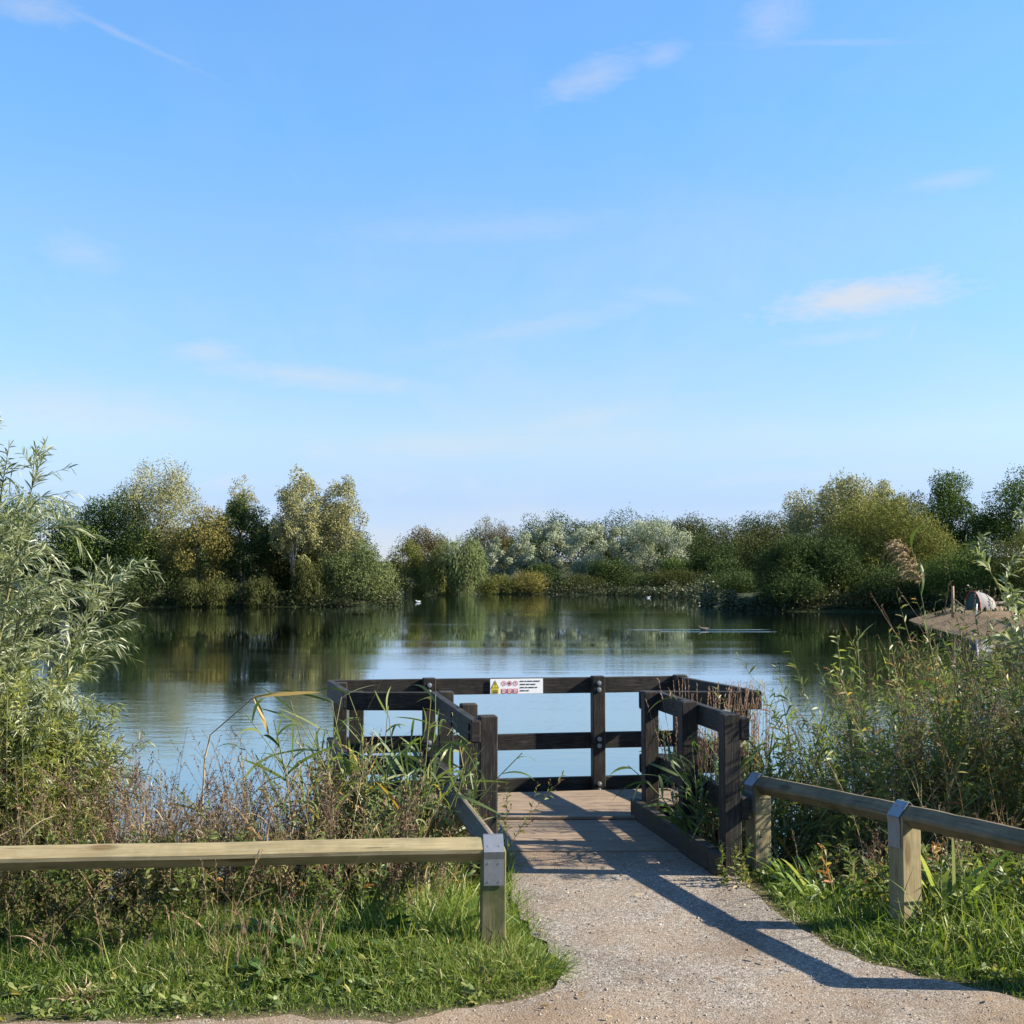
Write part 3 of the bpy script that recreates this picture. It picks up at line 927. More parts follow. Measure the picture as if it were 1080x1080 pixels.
def tree(name, label, px0, px1, ptop, D, kind, mat, seed, leaf=.24, n=6000, cb=.12, group=GROUP_T, trunk_r=None, bark=None, lean=0.0, cat='tree'):
    rs = RS(seed); n = int(n * 2.6)
    px = (px0 + px1) / 2
    x = (px - 540) / F_PX * D; y = D
    zg = float(height(np.array([x]), np.array([y]))[0]) - .05
    ztop = W(px, ptop, D).z
    H = ztop - zg; Rr = (px1 - px0) / 2 / F_PX * D
    root = empty(name, (x, y, zg), label, cat, group)
    c = np.array([x, y, zg + H * (1 + cb) / 2]); rz = H * (1 - cb) / 2
    if kind in ('round', 'dome', 'weep'): Rr *= 1.12
    if kind == 'airy': Rr *= 1.22
    ry = Rr * .9
    ax = np.array([Rr, ry, rz])
    if kind == 'airy':
        nl = 58
        v = nrm(rs.randn(nl, 3)) * (rs.rand(nl, 1) ** .45) * .92
        rl = Rr * rs.uniform(.09, .24, nl); vs_ = 1.35
    elif kind == 'weep':
        nl = 24
        v = nrm(rs.randn(nl, 3)) * rs.uniform(.45, .8, (nl, 1))
        rl = Rr * rs.uniform(.2, .36, nl); vs_ = 1.6
    elif kind == 'dome':
        nl = 54
        v = nrm(rs.randn(nl, 3)) * rs.uniform(.5, .86, (nl, 1)); v[:, 2] = np.abs(v[:, 2]) * 1.05 - .3 * rs.rand(nl)
        c[2] = zg + H * .28; ax[2] = H * .74
        rl = Rr * rs.uniform(.16, .32, nl); vs_ = 1.0
    elif kind == 'silver':
        nl = 20
        v = nrm(rs.randn(nl, 3)) * rs.uniform(.6, .95, (nl, 1))
        rl = Rr * rs.uniform(.15, .31, nl); vs_ = .9
    else:
        nl = 34
        v = nrm(rs.randn(nl, 3)) * rs.uniform(.45, .84, (nl, 1))
        rl = Rr * rs.uniform(.18, .38, nl); vs_ = 1.0
    lc = c + v * ax
    lc[:, 2] = np.minimum(lc[:, 2], ztop - rl * .75 * vs_)
    lt = rs.uniform(-.22, .22, nl)
    w_ = rl ** 2; w_ /= w_.sum()
    li = rs.choice(nl, n, p=w_)
    d = nrm(rs.randn(n, 3)); rad = rl[li] * (.55 + .55 * rs.rand(n) ** .6) * (1 + .22 * np.sin(d[:, 0] * 7 + li) * np.cos(d[:, 2] * 6 + li * 2))
    p = lc[li] + d * rad[:, None] * np.array([1, 1, vs_])
    stray = rs.rand(n) < .06
    p[stray] += d[stray] * (rl[li][stray] * .3)[:, None]
    ok = p[:, 2] > zg + .05
    p, d, li = p[ok], d[ok], li[ok]; m = len(p)
    tint = np.clip(.45 + lt[li] + rs.randn(m) * .15, 0, 1)
    leaf = leaf * .58
    fb = FB()
    ld = d * .6 + rs.randn(m, 3) * .8
    if kind in ('weep',):
        ld = d * .35 + rs.randn(m, 3) * .35; ld[:, 2] -= 1.1
        fb.cards(rs, p, ld, leaf * 2.4 * rs.uniform(.6, 1.4, m), leaf * .55, tint, 0, d * 2.0)
    elif kind in ('dome',):
        ld[:, 2] += .3
        fb.cards(rs, p, ld, leaf * 1.6 * rs.uniform(.6, 1.4, m), leaf * .6, tint, 0, d * 1.9)
    else:
        fb.cards(rs, p, ld, leaf * 1.3 * rs.uniform(.6, 1.4, m), leaf * .8, tint, 0, d * 1.7)
    fb.build('crown', mat, root, smooth=False)
    # trunk with limbs
    tb = FB(); tr = trunk_r or max(.1, H * .016)
    M = 7; f = np.linspace(0, 1, M)
    wob = np.cumsum(rs.randn(M, 3) * np.array([.02, .02, 0]) * H * .5, 0); wob[0] = 0
    tp = np.array([x, y, zg - .2]) + np.outer(f, [lean * H, 0, H * (.86 if kind == 'airy' else .7)]) + wob * f[:, None]
    tb.stems(tp[None], (tr * (1 - .85 * f))[None], 7)
    k = 22 if kind == 'airy' else 9
    for j in rs.choice(nl, min(k, nl), replace=False):
        q = lc[j]; tfrac = np.clip((q[2] - zg) / (tp[-1, 2] - zg) - rs.uniform(.15, .35), .12, .9)
        s = np.array([np.interp(tfrac, f, tp[:, a]) for a in range(3)])
        g = np.linspace(0, 1, 5)[:, None]
        path = s + (q - s) * g + np.array([0, 0, 1]) * (np.sin(g * np.pi) * -.06 * H * .3) + rs.randn(5, 3) * .02 * H * .4 * g
        tb.stems(path[None], (tr * .42 * (1 - tfrac * .6) * (1 - .8 * g[:, 0]))[None], 5)
        if kind == 'airy':
            for _ in range(4):
                e = q + nrm(rs.randn(3)) * rl[j] * np.array([.9, .9, 1.2]) + np.array([0, 0, rl[j] * .5])
                tb.stems((q + (e - q) * g)[None], (.025 * (1 - .7 * g[:, 0]) + .008)[None], 3)
    tb.build('trunk', bark or M_bark, root)
    return root


T = tree
# the wooded island on the left
T('rounded_tree', 'mid green rounded tree at the left end of the island, half behind the silvery bush', 62, 165, 517, 111, 'round', F_green, 1, n=9000)
T('airy_tree', 'tallest pale thinning tree of the island, twigs showing through its airy top', 122, 214, 486, 112, 'airy', F_pale, 2, n=7500, cb=.35, leaf=.2)
T('dark_tree', 'dark green tree filling the gap under the airy pale tree', 138, 208, 543, 114, 'round', F_dark, 3, n=6500)
T('golden_willow', 'golden yellow willow drooping to the island water edge', 172, 246, 530, 106, 'round', F_yellow, 4, n=9500, cb=.0, leaf=.2)
T('dark_tree', 'dark green upright tree just right of the golden willow', 222, 293, 522, 108, 'round', F_dark, 5, n=8000, cb=.1)
T('birch', 'thin pale birch top sticking up out of the dark upright tree', 240, 268, 497, 111, 'airy', F_pale, 6, n=1500, cb=.5, leaf=.17, bark=M_bark_pale)
T('slender_tree', 'tall grey green slender tree with a straight pale trunk, middle of the island', 282, 340, 495, 107, 'airy', F_pale, 7, n=6500, cb=.18, leaf=.2, bark=M_bark_pale)
T('slender_tree', 'tall pale tree with a leaning bare trunk above the rounded island willow', 330, 384, 499, 108.5, 'airy', F_pale, 8, n=5200, cb=.25, leaf=.2, bark=M_bark_pale, lean=.1)
T('dark_tree', 'deep green low tree in shade behind the two slender pale trees', 270, 385, 534, 114, 'round', F_deep_olive, 9, n=11000)
T('rounded_willow', 'rounded grey green willow at the right tip of the island', 336, 413, 568, 107.5, 'dome', F_willow, 10, n=10000, cb=.02, leaf=.2)
T('bush', 'small olive bush at the island edge below the slender trees', 258, 296, 612, 104.3, 'weep', F_deep_olive, 11, n=3000, cb=.02, leaf=.18, cat='bush')
T('bush', 'low deep green bush at the foot of the golden willow', 188, 250, 614, 104.2, 'weep', F_deep_olive, 12, n=3600, cb=.02, leaf=.18, cat='bush')
T('bush', 'deep green drooping bush between the slender trees and the rounded willow', 300, 346, 592, 105.2, 'weep', F_deep_olive, 13, n=3000, cb=.02, leaf=.18, cat='bush')
T('tree', 'green tree hidden mostly behind the silvery bush, far left of the island', -20, 82, 522, 112, 'round', F_green, 14, n=7000)
T('bush', 'dark bush at the water under the left end of the island', 90, 180, 588, 104.5, 'dome', F_dark, 15, n=4200, cb=.02, leaf=.2, cat='bush')
for i, (a, b_, t_) in enumerate(((-40, 60, 545), (30, 125, 548), (100, 200, 552), (170, 262, 556), (240, 330, 554), (300, 396, 562))):
    T('backing_tree', 'dark green tree in the shade at the back of the island', a, b_, t_, 118, 'dome', F_dark, 120 + i, n=5200, leaf=.3, cb=0, group='dark trees at the back of the island')
# far shore, left part
T('round_tree', 'pale green round tree on the far shore right beside the island tip', 404, 452, 563, 208, 'dome', F_olive, 20, n=5200, leaf=.36, cb=.02)
T('thinning_tree', 'brownish thinning tree behind the pale round tree on the far shore', 422, 475, 556, 222, 'round', F_brown, 21, n=4500, leaf=.36)
T('drooping_willow', 'large bright green drooping willow standing in the far shore water', 452, 515, 559, 207, 'weep', F_willow, 22, n=7000, leaf=.32, cb=.03)
T('drooping_willow', 'smaller olive willow just left of the large drooping one', 440, 484, 580, 205, 'weep', F_olive, 23, n=4000, leaf=.3, cb=.03)
T('bush', 'ochre green low bush right of the large drooping willow', 505, 545, 604, 219, 'dome', F_olive, 24, n=2600, leaf=.3, cb=.02, cat='bush')
T('bush', 'yellowish low bush, second along the far bank from the drooping willow', 538, 580, 602, 220, 'dome', F_yellow, 25, n=2800, leaf=.3, cb=.02, cat='bush')
T('bush', 'deep green low bush, third along the far bank from the drooping willow', 588, 640, 608, 221, 'dome', F_deep_olive, 26, n=2800, leaf=.3, cb=.02, cat='bush')
T('bare_tree', 'sparse grey half bare tree rising left of the silver willows', 503, 537, 541, 240, 'airy', F_brown, 27, n=2000, leaf=.26, cb=.3)
T('bush', 'dark green bush, fourth along the far bank from the drooping willow', 640, 700, 606, 222, 'dome', F_dark, 28, n=2800, leaf=.3, cb=.0, cat='bush')
T('bush', 'olive bush on the far bank below the tallest silver willow', 688, 748, 602, 216, 'dome', F_deep_olive, 29, n=2800, leaf=.3, cb=.0, cat='bush')
T('bush', 'dark bush at the waterline where the far bank bends towards the right shore', 738, 806, 604, 178, 'dome', F_dark, 128, n=3200, leaf=.28, cb=.0, cat='bush')
T('bush', 'dark bush at the right shore waterline, below the deep green tree', 752, 818, 606, 150, 'dome', F_dark, 129, n=3600, leaf=.26, cb=.0, cat='bush')
# silver willows in front of the far wood
for i, (a, b_, t_, D_, lab) in enumerate((
        (511, 550, 566, 232, 'silvery white willow nearest the drooping green willow, lower than its neighbours'),
        (538, 584, 555, 234, 'silvery willow below the half bare grey tree, second of the silver row'),
        (568, 608, 549, 236, 'narrow silvery willow in the middle left of the silver row'),
        (596, 652, 553, 232, 'broad silvery willow in the middle of the silver row'),
        (640, 692, 551, 235, 'silvery willow with a darker base left of the tallest silver crown'),
        (662, 738, 543, 231, 'tallest and broadest silvery willow at the right end of the row'))):
    T('silver_willow', lab, a, b_, t_, D_, 'silver', F_silver, 30 + i, n=4200, leaf=.38, cb=.2)
for i, (a, b_, t_, D_, k_, m_, lab) in enumerate((
        (548, 590, 596, 226, 'round', F_dark, 'dark green small tree under the second silver willow'),
        (618, 668, 590, 225, 'round', F_dark, 'dark tree standing under the broad silver willow'),
        (690, 740, 590, 224, 'round', F_green, 'green rounded tree in front of the tallest silver willow'),
        (732, 792, 573, 222, 'round', F_dark, 'dark green tree just right of the silver willows'),
        (736, 800, 553, 232, 'round', F_deep_olive, 'deep olive treetop behind the dark one, right of the silver row'),
        (776, 852, 552, 185, 'round', F_deep_olive, 'dark olive tree on the right shore where the bank comes nearer'),
        (800, 868, 578, 168, 'round', F_deep_olive, 'green tree at the water, below and right of the dark olive one'),
        (752, 806, 592, 205, 'round', F_dark, 'low dark tree at the water where far and right shores meet'),
        (690, 760, 566, 238, 'round', F_dark, 'dark tree showing in the gap right behind the tallest silver willow'))):
    T('shore_tree', lab, a, b_, t_, D_, k_, m_, 40 + i, n=4600, leaf=.36, cb=.04)
ws = [(488, 548, 556), (520, 586, 541), (556, 622, 539), (590, 650, 545), (618, 690, 538), (655, 722, 541), (692, 760, 543), (722, 792, 540), (758, 828, 541), (790, 862, 535), (826, 900, 530), (868, 940, 528)]
for i, (a, b_, t_) in enumerate(ws):
    T('wood_tree', 'dark green tree of the wood behind the silver willows on the far shore', a, b_, t_, 250 + (i % 3) * 4, 'round', F_dark if i % 3 else F_deep_olive, 60 + i, n=4200, leaf=.42, cb=.03, group='dark wood on the far shore')
# right bank, nearer
T('pale_willow', 'tall pale yellowish willow rising behind the big green dome on the right bank', 838, 936, 493, 108, 'airy', F_pale, 80, n=15000, leaf=.22, cb=.05)
T('pale_willow', 'smaller pale treetop between the tall pale willow and the dark green tree', 908, 960, 508, 112, 'airy', F_pale, 81, n=5000, leaf=.22, cb=.2)
T('dome_willow', 'big olive green domed willow dominating the right bank', 868, 1014, 521, 96, 'dome', F_olive, 82, n=26000, leaf=.2, cb=.0)
T('dome_willow', 'dark green spreading willow overhanging the water left of the big dome', 798, 905, 562, 92, 'dome', F_dark, 83, n=18000, leaf=.2, cb=.0)
T('right_bank_tree', 'small dark treetop peeping over the big dome', 942, 996, 512, 116, 'round', F_deep_olive, 84, n=3500, leaf=.24)
T('right_bank_tree', 'tall dark green tree behind the right side of the big dome', 968, 1056, 492, 104, 'round', F_green, 85, n=10000, leaf=.22)
T('right_bank_tree', 'tall green tree cut by the right edge behind the beach', 1036, 1136, 490, 101, 'round', F_green, 86, n=10000, leaf=.22)
T('bush', 'green bush behind the tent on the beach', 975, 1066, 570, 84, 'dome', F_green, 87, n=9000, leaf=.17, cb=0, cat='bush')
T('bush', 'olive bush right of the tent at the edge of the frame', 1042, 1130, 556, 82, 'dome', F_olive, 88, n=9000, leaf=.17, cb=0, cat='bush')
T('bush', 'dark low bush at the waterline left of the beach', 905, 992, 596, 87.5, 'dome', F_dark, 89, n=6000, leaf=.18, cb=0, cat='bush')
T('bush', 'dark low bush overhanging the water under the dark spreading willow', 798, 872, 604, 89.5, 'dome', F_dark, 90, n=5000, leaf=.18, cb=0, cat='bush')
T('right_bank_tree', 'green tree beyond the frame edge on the right bank', 1110, 1220, 500, 90, 'round', F_green, 91, n=6000, leaf=.24)

# brambles and sedge along the waterline
fb = FB(); rs = RS(99)
def hz_(x, y): return height(x, y)
def along(poly_seg, n, inland, h, leaf):
    P = np.array(poly_seg, float); seg = np.linalg.norm(np.diff(P, axis=0), axis=1); cum = np.r_[0, np.cumsum(seg)]
    u = rs.rand(n) * cum[-1]; i = np.clip(np.searchsorted(cum, u) - 1, 0, len(seg) - 1); f = (u - cum[i]) / seg[i]
    q = P[i] + (P[i + 1] - P[i]) * f[:, None]
    q = q + rs.randn(n, 2) * .3
    q[:, 1] += rs.rand(n) * inland
    hm = .35 + .65 * np.abs(vnoise(q[:, 0], q[:, 1], .5, 8)) * 1.6
    z = height(q[:, 0], q[:, 1]); z = np.maximum(z, WATER_Z) + rs.rand(n) ** 1.4 * h * hm
    d = rs.randn(n, 3); d[:, 2] = d[:, 2] * .5 + .2
    fb.cards(rs, np.c_[q, z], d, leaf * rs.uniform(.6, 1.5, n), leaf * .6, np.clip(rs.rand(n) * .7 + .2 * vnoise(q[:, 0], q[:, 1], .3, 4), 0, 1))
along(ISLAND[1:9], 24000, 1.8, 2.1, .17)
along([(30, 79), (28, 84), (24, 87), (20, 87.4), (17, 89.5), (16.6, 95)], 9000, 2.0, 1.6, .2)
along([(17, 105), (20, 125), (22.5, 150), (23, 175), (16, 205), (5, 219), (-8, 222), (-22, 214), (-32, 205), (-50, 198)], 15000, 3.5, 2.6, .36)
n = 2600; gx = rs.uniform(20, 29, n); gy = rs.uniform(58, 74, n); k = (sdist(gx, gy, LAKE) > .9) & (rs.rand(n) < np.clip(vnoise(gx, gy, 1.1, 6) * 1.6 + .15, 0, 1)); gx = gx[k]; gy = gy[k]; n = len(gx)
fb.cards(rs, np.c_[gx, gy, hz_(gx, gy) + .02], rs.randn(n, 3) * .5 + np.array([0, 0, .8]), rs.uniform(.1, .35, n), .09, rs.rand(n))
F_und = foliage('waterside undergrowth leaves', [(0, (.02, .03, .01)), (.6, (.05, .06, .018)), (1, (.11, .095, .035))], .2)
tag(fb.build('undergrowth', F_und, smooth=False), 'low dark brambles and sedge along the far waterlines', 'undergrowth', kind='stuff')

# ------------------------------------------------------------------ beach with tent
bx = np.linspace(16, 36, 60); by = np.linspace(42, 84, 80)
BEACH = [(17.6, 46), (18.5, 54), (20.0, 61), (21.0, 66), (22.4, 69.0), (24.3, 71.0), (26, 69), (27.5, 66), (27, 58), (24, 48)]
def beach_z(x, y): return height(x, y) + np.where(sdist(x, y, BEACH) < .4, .035, -.3)
tag(make_sheet('beach', bx, by, beach_z, M_sand), kind='structure')

M_canvas = flat('grey tent canvas', (.20, .195, .185), .8, 0, .3); M_tin = flat('dark green tent opening', (.02, .05, .045), .8, 0, .4); M_tred = flat('red tent trim', (.50, .06, .03), .7)
tp = G(1026, 641, 0.25); tp.z = float(height(np.array([tp.x]), np.array([tp.y]))[0]) + .03
tent = empty('dome_tent', tp, 'small grey dome tent with red trim and dark open front on the far beach', 'tent')
fdv = Vector((-.99, -.16, 0)); fsd = Vector((-fdv.y, fdv.x, 0)); TW, TH, TL = .75, .95, 1.25
def tent_ring(t, s=1.0, n=12):
    hgt = TH * math.sqrt(max(0, 1 - t ** 2.2)) * s; wd = TW * math.sqrt(max(0, 1 - t ** 2.6)) * s
    return [tp - fdv * (t * TL) + fsd * (math.cos(math.pi * k / n) * wd) + UP * (math.sin(math.pi * k / n) ** .85 * hgt) for k in range(n + 1)]
mb = MB(); rings = [tent_ring(t) for t in (0, .2, .4, .6, .75, .88, .96, .995)]
for a, b_ in zip(rings[:-1], rings[1:]):
    n0 = len(mb.v); mb.v += a + b_
    for k in range(12): mb.face([n0 + k, n0 + k + 1, n0 + 13 + k + 1, n0 + 13 + k], [(0, 0)] * 4, 0, True)
mb.build('canopy', M_canvas, tent)
mb = MB(); mb.poly([p - fdv * .05 for p in tent_ring(0, .97)]); mb.build('dark_opening', M_tin, tent)  # dark sheet across the open front, shade of the inside put into its colour
for t in (0.0, .45, .8):
    mb = MB(); rg = tent_ring(t, 1.012)
    for k in range(12): mb.cyl(rg[k], rg[k + 1], .012 if t else .018, n=6)
    mb.build('rib', M_canvas if t == .45 else M_tred, tent)

M_post = flat('weathered beach wood', (.30, .20, .13), .85, 0, .5)
def gp(px, py):
    p = G(px, py, .1)
    for _ in range(6): p = G(px, py, float(height(np.array([p.x]), np.array([p.y]))[0]) + .03)
    return p
p = gp(1005, 647); mb = MB(); mb.cyl(p - UP * .2, p + UP * 1.25 + Vector((.02, 0, 0)), .075, .06, 9)
tag(mb.build('mooring_post', M_post), 'reddish brown wooden post upright on the beach left of the tent', 'post')
p = gp(1021, 644); q = p + Vector((-.55, .3, .55)); mb = MB(); mb.beam(p, q, .1, .05, cham=.008)
tag(mb.build('plank', M_grey), 'pale plank leaning up on the beach between the post and the tent', 'plank')
p = gp(1029, 648); mb = MB(); mb.cyl(p - UP * .1, p + Vector((.06, 0, .48)), .05, .035, 8)
tag(mb.build('stake', flat('white paint', (.7, .7, .68), .6, 0, .2)), 'short white stake in the sand in front of the tent', 'stake')
p = W(1043, 637, 70); q = W(1072, 633, 72); p.z = q.z = float(height(np.array([p.x]), np.array([p.y]))[0]) + .05; mb = MB(); mb.cyl(p + UP * .12, q + UP * .2, .12, .09, 9)
tag(mb.build('driftwood_log', M_grey), 'long pale driftwood log lying right of the tent', 'log')


# ------------------------------------------------------------------ water birds
def bird(name, label, px, py, size, mat, swan=False, flip=1):
    p = G(px, py, WATER_Z)
    mb = MB()
    if swan:
        path = [(-.62, .22, .01), (-.5, .20, .10), (-.25, .16, .20), (.1, .14, .22), (.33, .18, .16), (.42, .32, .085), (.40, .52, .06), (.44, .68, .058), (.54, .72, .07), (.62, .69, .04), (.72, .64, .012)]
    else:
        path = [(-.62, .20, .008), (-.45, .18, .06), (-.2, .12, .15), (.12, .11, .17), (.32, .17, .12), (.38, .29, .085), (.44, .38, .09), (.53, .38, .055), (.64, .35, .010)]
    n = 8; rings = []
    for (u, z, r) in path:
        n0 = len(mb.v); rings.append(n0)
        for k in range(n):
            a = 2 * math.pi * k / n
            mb.v.append(p + Vector((flip * u * size, math.cos(a) * r * size * .95, (z + math.sin(a) * r) * size)))
    for a, b_ in zip(rings[:-1], rings[1:]):
        for k in range(n):
            j = (k + 1) % n; mb.face([a + k, a + j, b_ + j, b_ + k], [(0, 0)] * 4, 0, True)
    return tag(mb.build(name, mat), label, 'bird', 'birds floating on the lake')


M_feather = flat('white feathers', (.75, .75, .74), .7, 0, .1)
bird('gull', 'white gull floating just off the island tip, leftmost of the birds', 409, 634.5, .55, M_feather)
bird('gull', 'white gull floating between the island tip and the large drooping willow', 441, 635.2, .52, M_feather, flip=-1)
bird('swan', 'white swan close under the large drooping willow', 487, 626.5, 1.0, M_feather, True)
bird('gull', 'lone white gull far out in front of the tall silver willow', 684, 630.5, .5, M_feather)
M_duck = flat('brown feathers', (.10, .08, .06), .7, 0, .4)
bird('duck', 'small dark duck making a long bright wake on the right of the lake', 742, 664.5, .42, M_duck, flip=-1)
# ------------------------------------------------------------------ near vegetation
def hz(x, y): return height(np.asarray(x, float), np.asarray(y, float))


L_grass = foliage('lawn grass', [(0, (0.045, 0.096, 0.012)), (.45, (0.113, 0.165, 0.028)), (.8, (0.187, 0.225, 0.058)), (.93, (0.258, 0.244, 0.091)), (1, (0.386, 0.309, 0.155))], .35, .45, .3)
L_lush = foliage('lush grass', [(0, (0.053, 0.113, 0.016)), (.5, (0.132, 0.192, 0.040)), (.85, (0.224, 0.264, 0.073)), (1, (0.330, 0.317, 0.119))], .4, .45, .3)
L_reed = foliage('reed leaves', [(0, (0.056, 0.095, 0.034)), (.45, (0.112, 0.162, 0.056)), (.8, (0.202, 0.224, 0.084)), (.93, (0.358, 0.302, 0.123)), (1, (0.470, 0.302, 0.067))], .4, .42, .35)
L_straw = foliage('dead straw', [(0, (0.154, 0.099, 0.055)), (.5, (0.297, 0.220, 0.132)), (1, (0.462, 0.374, 0.242))], .25, .7, .15)
L_dry = foliage('dry brown weeds', [(0, (0.062, 0.040, 0.025)), (.35, (0.138, 0.094, 0.062)), (.7, (0.250, 0.194, 0.125)), (.85, (0.150, 0.156, 0.050)), (1, (0.400, 0.325, 0.213))], .15, .8, .1)
L_head = foliage('seed heads', [(0, (.035, .018, .012)), (.5, (.09, .05, .03)), (1, (.17, .10, .065))], .1, .85, .1)
L_weed = foliage('weed leaves', [(0, (0.053, 0.083, 0.022)), (.45, (0.120, 0.164, 0.045)), (.8, (0.209, 0.239, 0.075)), (.94, (0.359, 0.299, 0.090)), (1, (0.299, 0.135, 0.060))], .4, .45, .3)
L_sage = foliage('bank willow leaves', [(0, (.085, .11, .05)), (.4, (.16, .19, .095)), (.8, (.27, .30, .18)), (1, (.42, .44, .33))], .35, .4, .4)
L_lime = foliage('young willow leaves', [(0, (0.091, 0.117, 0.023)), (.45, (0.182, 0.215, 0.046)), (.85, (0.286, 0.299, 0.078)), (1, (0.429, 0.351, 0.091))], .4, .42, .3)
L_dock = foliage('broad green leaves', [(0, (.025, .055, .012)), (.6, (.055, .105, .022)), (1, (.10, .15, .04))], .35, .35, .4)
S_brown = foliage('weed stems', [(0, (.06, .035, .025)), (.5, (.15, .10, .07)), (1, (.30, .23, .15))], 0, .8)
S_green = foliage('green stems', [(0, (.06, .07, .025)), (.6, (.13, .14, .05)), (1, (.24, .2, .1))], 0, .7)


def scatter(rs, n, box, cond):
    x = rs.uniform(box[0], box[1], n); y = rs.uniform(box[2], box[3], n)
    k = cond(x, y)
    return x[k], y[k]


def dpath(x, y): return sdist(x, y, PATH)
def dlake(x, y): return sdist(x, y, LAKE)


def on_left(x, y): return x < -.05 - .3 * np.clip((y - 5.0) / 1.6, 0, 1)


# --- mown and rough grass
rs = RS(201); fb = FB()
x, y = scatter(rs, 120000, (-3.2, .45, 4.0, 5.75), lambda x, y: (dpath(x, y) > -.06 - .07 * np.maximum(vnoise(x, y, 14, 2), 0)) & (x > -y * .50 - .1))
n = len(x); nz_ = vnoise(x, y, 3.5, 11); far_ = np.clip((y - 4.45) / .9, 0, 1); edge = np.clip(dpath(x, y) / .15, .25, 1)
keep = rs.rand(n) < np.clip(.75 + .5 * nz_, .25, 1); x, y, nz_, far_, edge = x[keep], y[keep], nz_[keep], far_[keep], edge[keep]; n = len(x)
Lg = (.022 + .035 * rs.rand(n) + far_ * (.05 + .09 * rs.rand(n)) * (.6 + .6 * (nz_ + .5))) * edge
d = rs.randn(n, 3) * np.array([.55, .55, .2]) + np.array([0, 0, 1.0])
fb.blades(rs, np.c_[x, y, hz(x, y) - .004], d, Lg, .0028 + .0025 * rs.rand(n), 3, rs.uniform(.1, .55, n), 'grass', np.clip(rs.beta(2, 2.6, n) + nz_ * .25 + (rs.rand(n) < .05) * .5, 0, 1), 0, kink=.15)
x, y = scatter(rs, 70000, (.7, 3.4, 4.0, 6.9), lambda x, y: (dpath(x, y) > -.055 - .07 * np.maximum(vnoise(x, y, 14, 2), 0)) & (x < y * .5 + .2))
n = len(x); nz_ = vnoise(x, y, 3.5, 12); far_ = np.clip(dpath(x, y) / .45, 0, 1); edge = np.clip(dpath(x, y) / .1, .35, 1)
Lg = (.022 + .04 * rs.rand(n) + far_ * (.02 + .08 * rs.rand(n)) * (.5 + .8 * (nz_ + .5))) * edge
d = rs.randn(n, 3) * np.array([.5, .5, .2]) + np.array([0, 0, 1.0])
fb.blades(rs, np.c_[x, y, hz(x, y) - .004], d, Lg, .0032 + .003 * rs.rand(n), 3, rs.uniform(.1, .55, n), 'grass', np.clip(rs.beta(2, 2.8, n) + nz_ * .25 + (rs.rand(n) < .04) * .5, 0, 1), 0, kink=.15)
tag(fb.build('grass', L_grass), 'short green grass growing along both edges of the path', 'grass', kind='stuff')

rs = RS(207); fb = FB()
for box, nn, cond in (((-3.0, .4, 4.1, 5.6), 1500, lambda x, y: (dpath(x, y) > .06) & (x > -y * .5)), ((.8, 3.2, 4.2, 6.8), 1300, lambda x, y: (dpath(x, y) > .08) & (x < y * .5))):
    x, y = scatter(rs, nn, box, cond); k = rs.rand(len(x)) < np.clip(.35 + 1.1 * vnoise(x, y, 2.9, 77), 0, 1); x, y = x[k], y[k]
    m = 7; n = len(x) * m; a = rs.rand(n) * 6.28; bx0 = np.repeat(x, m); by0 = np.repeat(y, m); rr = rs.rand(n) * .025
    b0 = np.c_[bx0 + np.cos(a) * rr, by0 + np.sin(a) * rr, hz(bx0, by0) + rs.rand(n) * .03]
    fb.blades(rs, b0, np.c_[np.cos(a), np.sin(a), rs.uniform(.2, 1.3, n)], rs.uniform(.02, .055, n), rs.uniform(.009, .02, n), 4, rs.uniform(.1, .5, n), 'oval', np.clip(np.repeat(rs.rand(len(x)), m) * .6 + rs.rand(n) * .4, 0, 1), 0, up=np.c_[np.zeros((n, 2)), np.ones(n)])
tag(fb.build('lawn_herbs', L_weed), 'small leafy herbs scattered through the short grass', 'herbs', kind='stuff')

# --- longer grass and herbs under and behind the fences
rs = RS(202); fb = FB()
x, y = scatter(rs, 26000, (-3.4, -.02, 4.85, 6.6), lambda x, y: on_left(x, y) & (dlake(x, y) > .2) & (dpath(x, y) > .05) & (x > -y * .52))
n = len(x); nz_ = vnoise(x, y, 2.6, 21)
k = rs.rand(n) < np.clip(.55 + .8 * nz_, .12, 1); x, y, nz_ = x[k], y[k], nz_[k]; n = len(x)
d = rs.randn(n, 3) * np.array([.5, .5, .2]) + np.array([0, 0, 1.0])
ramp_ = np.clip((y - 4.75) / .5, .35, 1)
fb.blades(rs, np.c_[x, y, hz(x, y) - .01], d, (.12 + .22 * rs.rand(n)) * (.8 + .5 * nz_) * ramp_, .004 + .005 * rs.rand(n), 4, rs.uniform(.15, .75, n), 'grass', np.clip(rs.beta(2, 2.4, n) + nz_ * .2 + (rs.rand(n) < .1) * .6, 0, 1), 0, kink=.2)
for box, cond in (((2.0, 7.5, 4.0, 8.2), lambda x, y: (dpath(x, y) > .05) & (dlake(x, y) > 0) & (x > y * .5)), ((-7.0, -1.9, 4.2, 7.2), lambda x, y: (dpath(x, y) > .05) & (dlake(x, y) > 0) & (x < -y * .5))):
    x, y = scatter(rs, 26000, box, cond); n = len(x)
    fb.blades(rs, np.c_[x, y, hz(x, y) - .01], rs.randn(n, 3) * np.array([.5, .5, .2]) + np.array([0, 0, 1.0]), (.06 + .2 * rs.rand(n) ** 1.4) * (.75 + .5 * vnoise(x, y, 2, 9)), .006 + .006 * rs.rand(n), 3, rs.uniform(.2, .8, n), 'grass', np.clip(rs.beta(2, 2.3, n) + (rs.rand(n) < .1) * .5, 0, 1), 0, kink=.25)
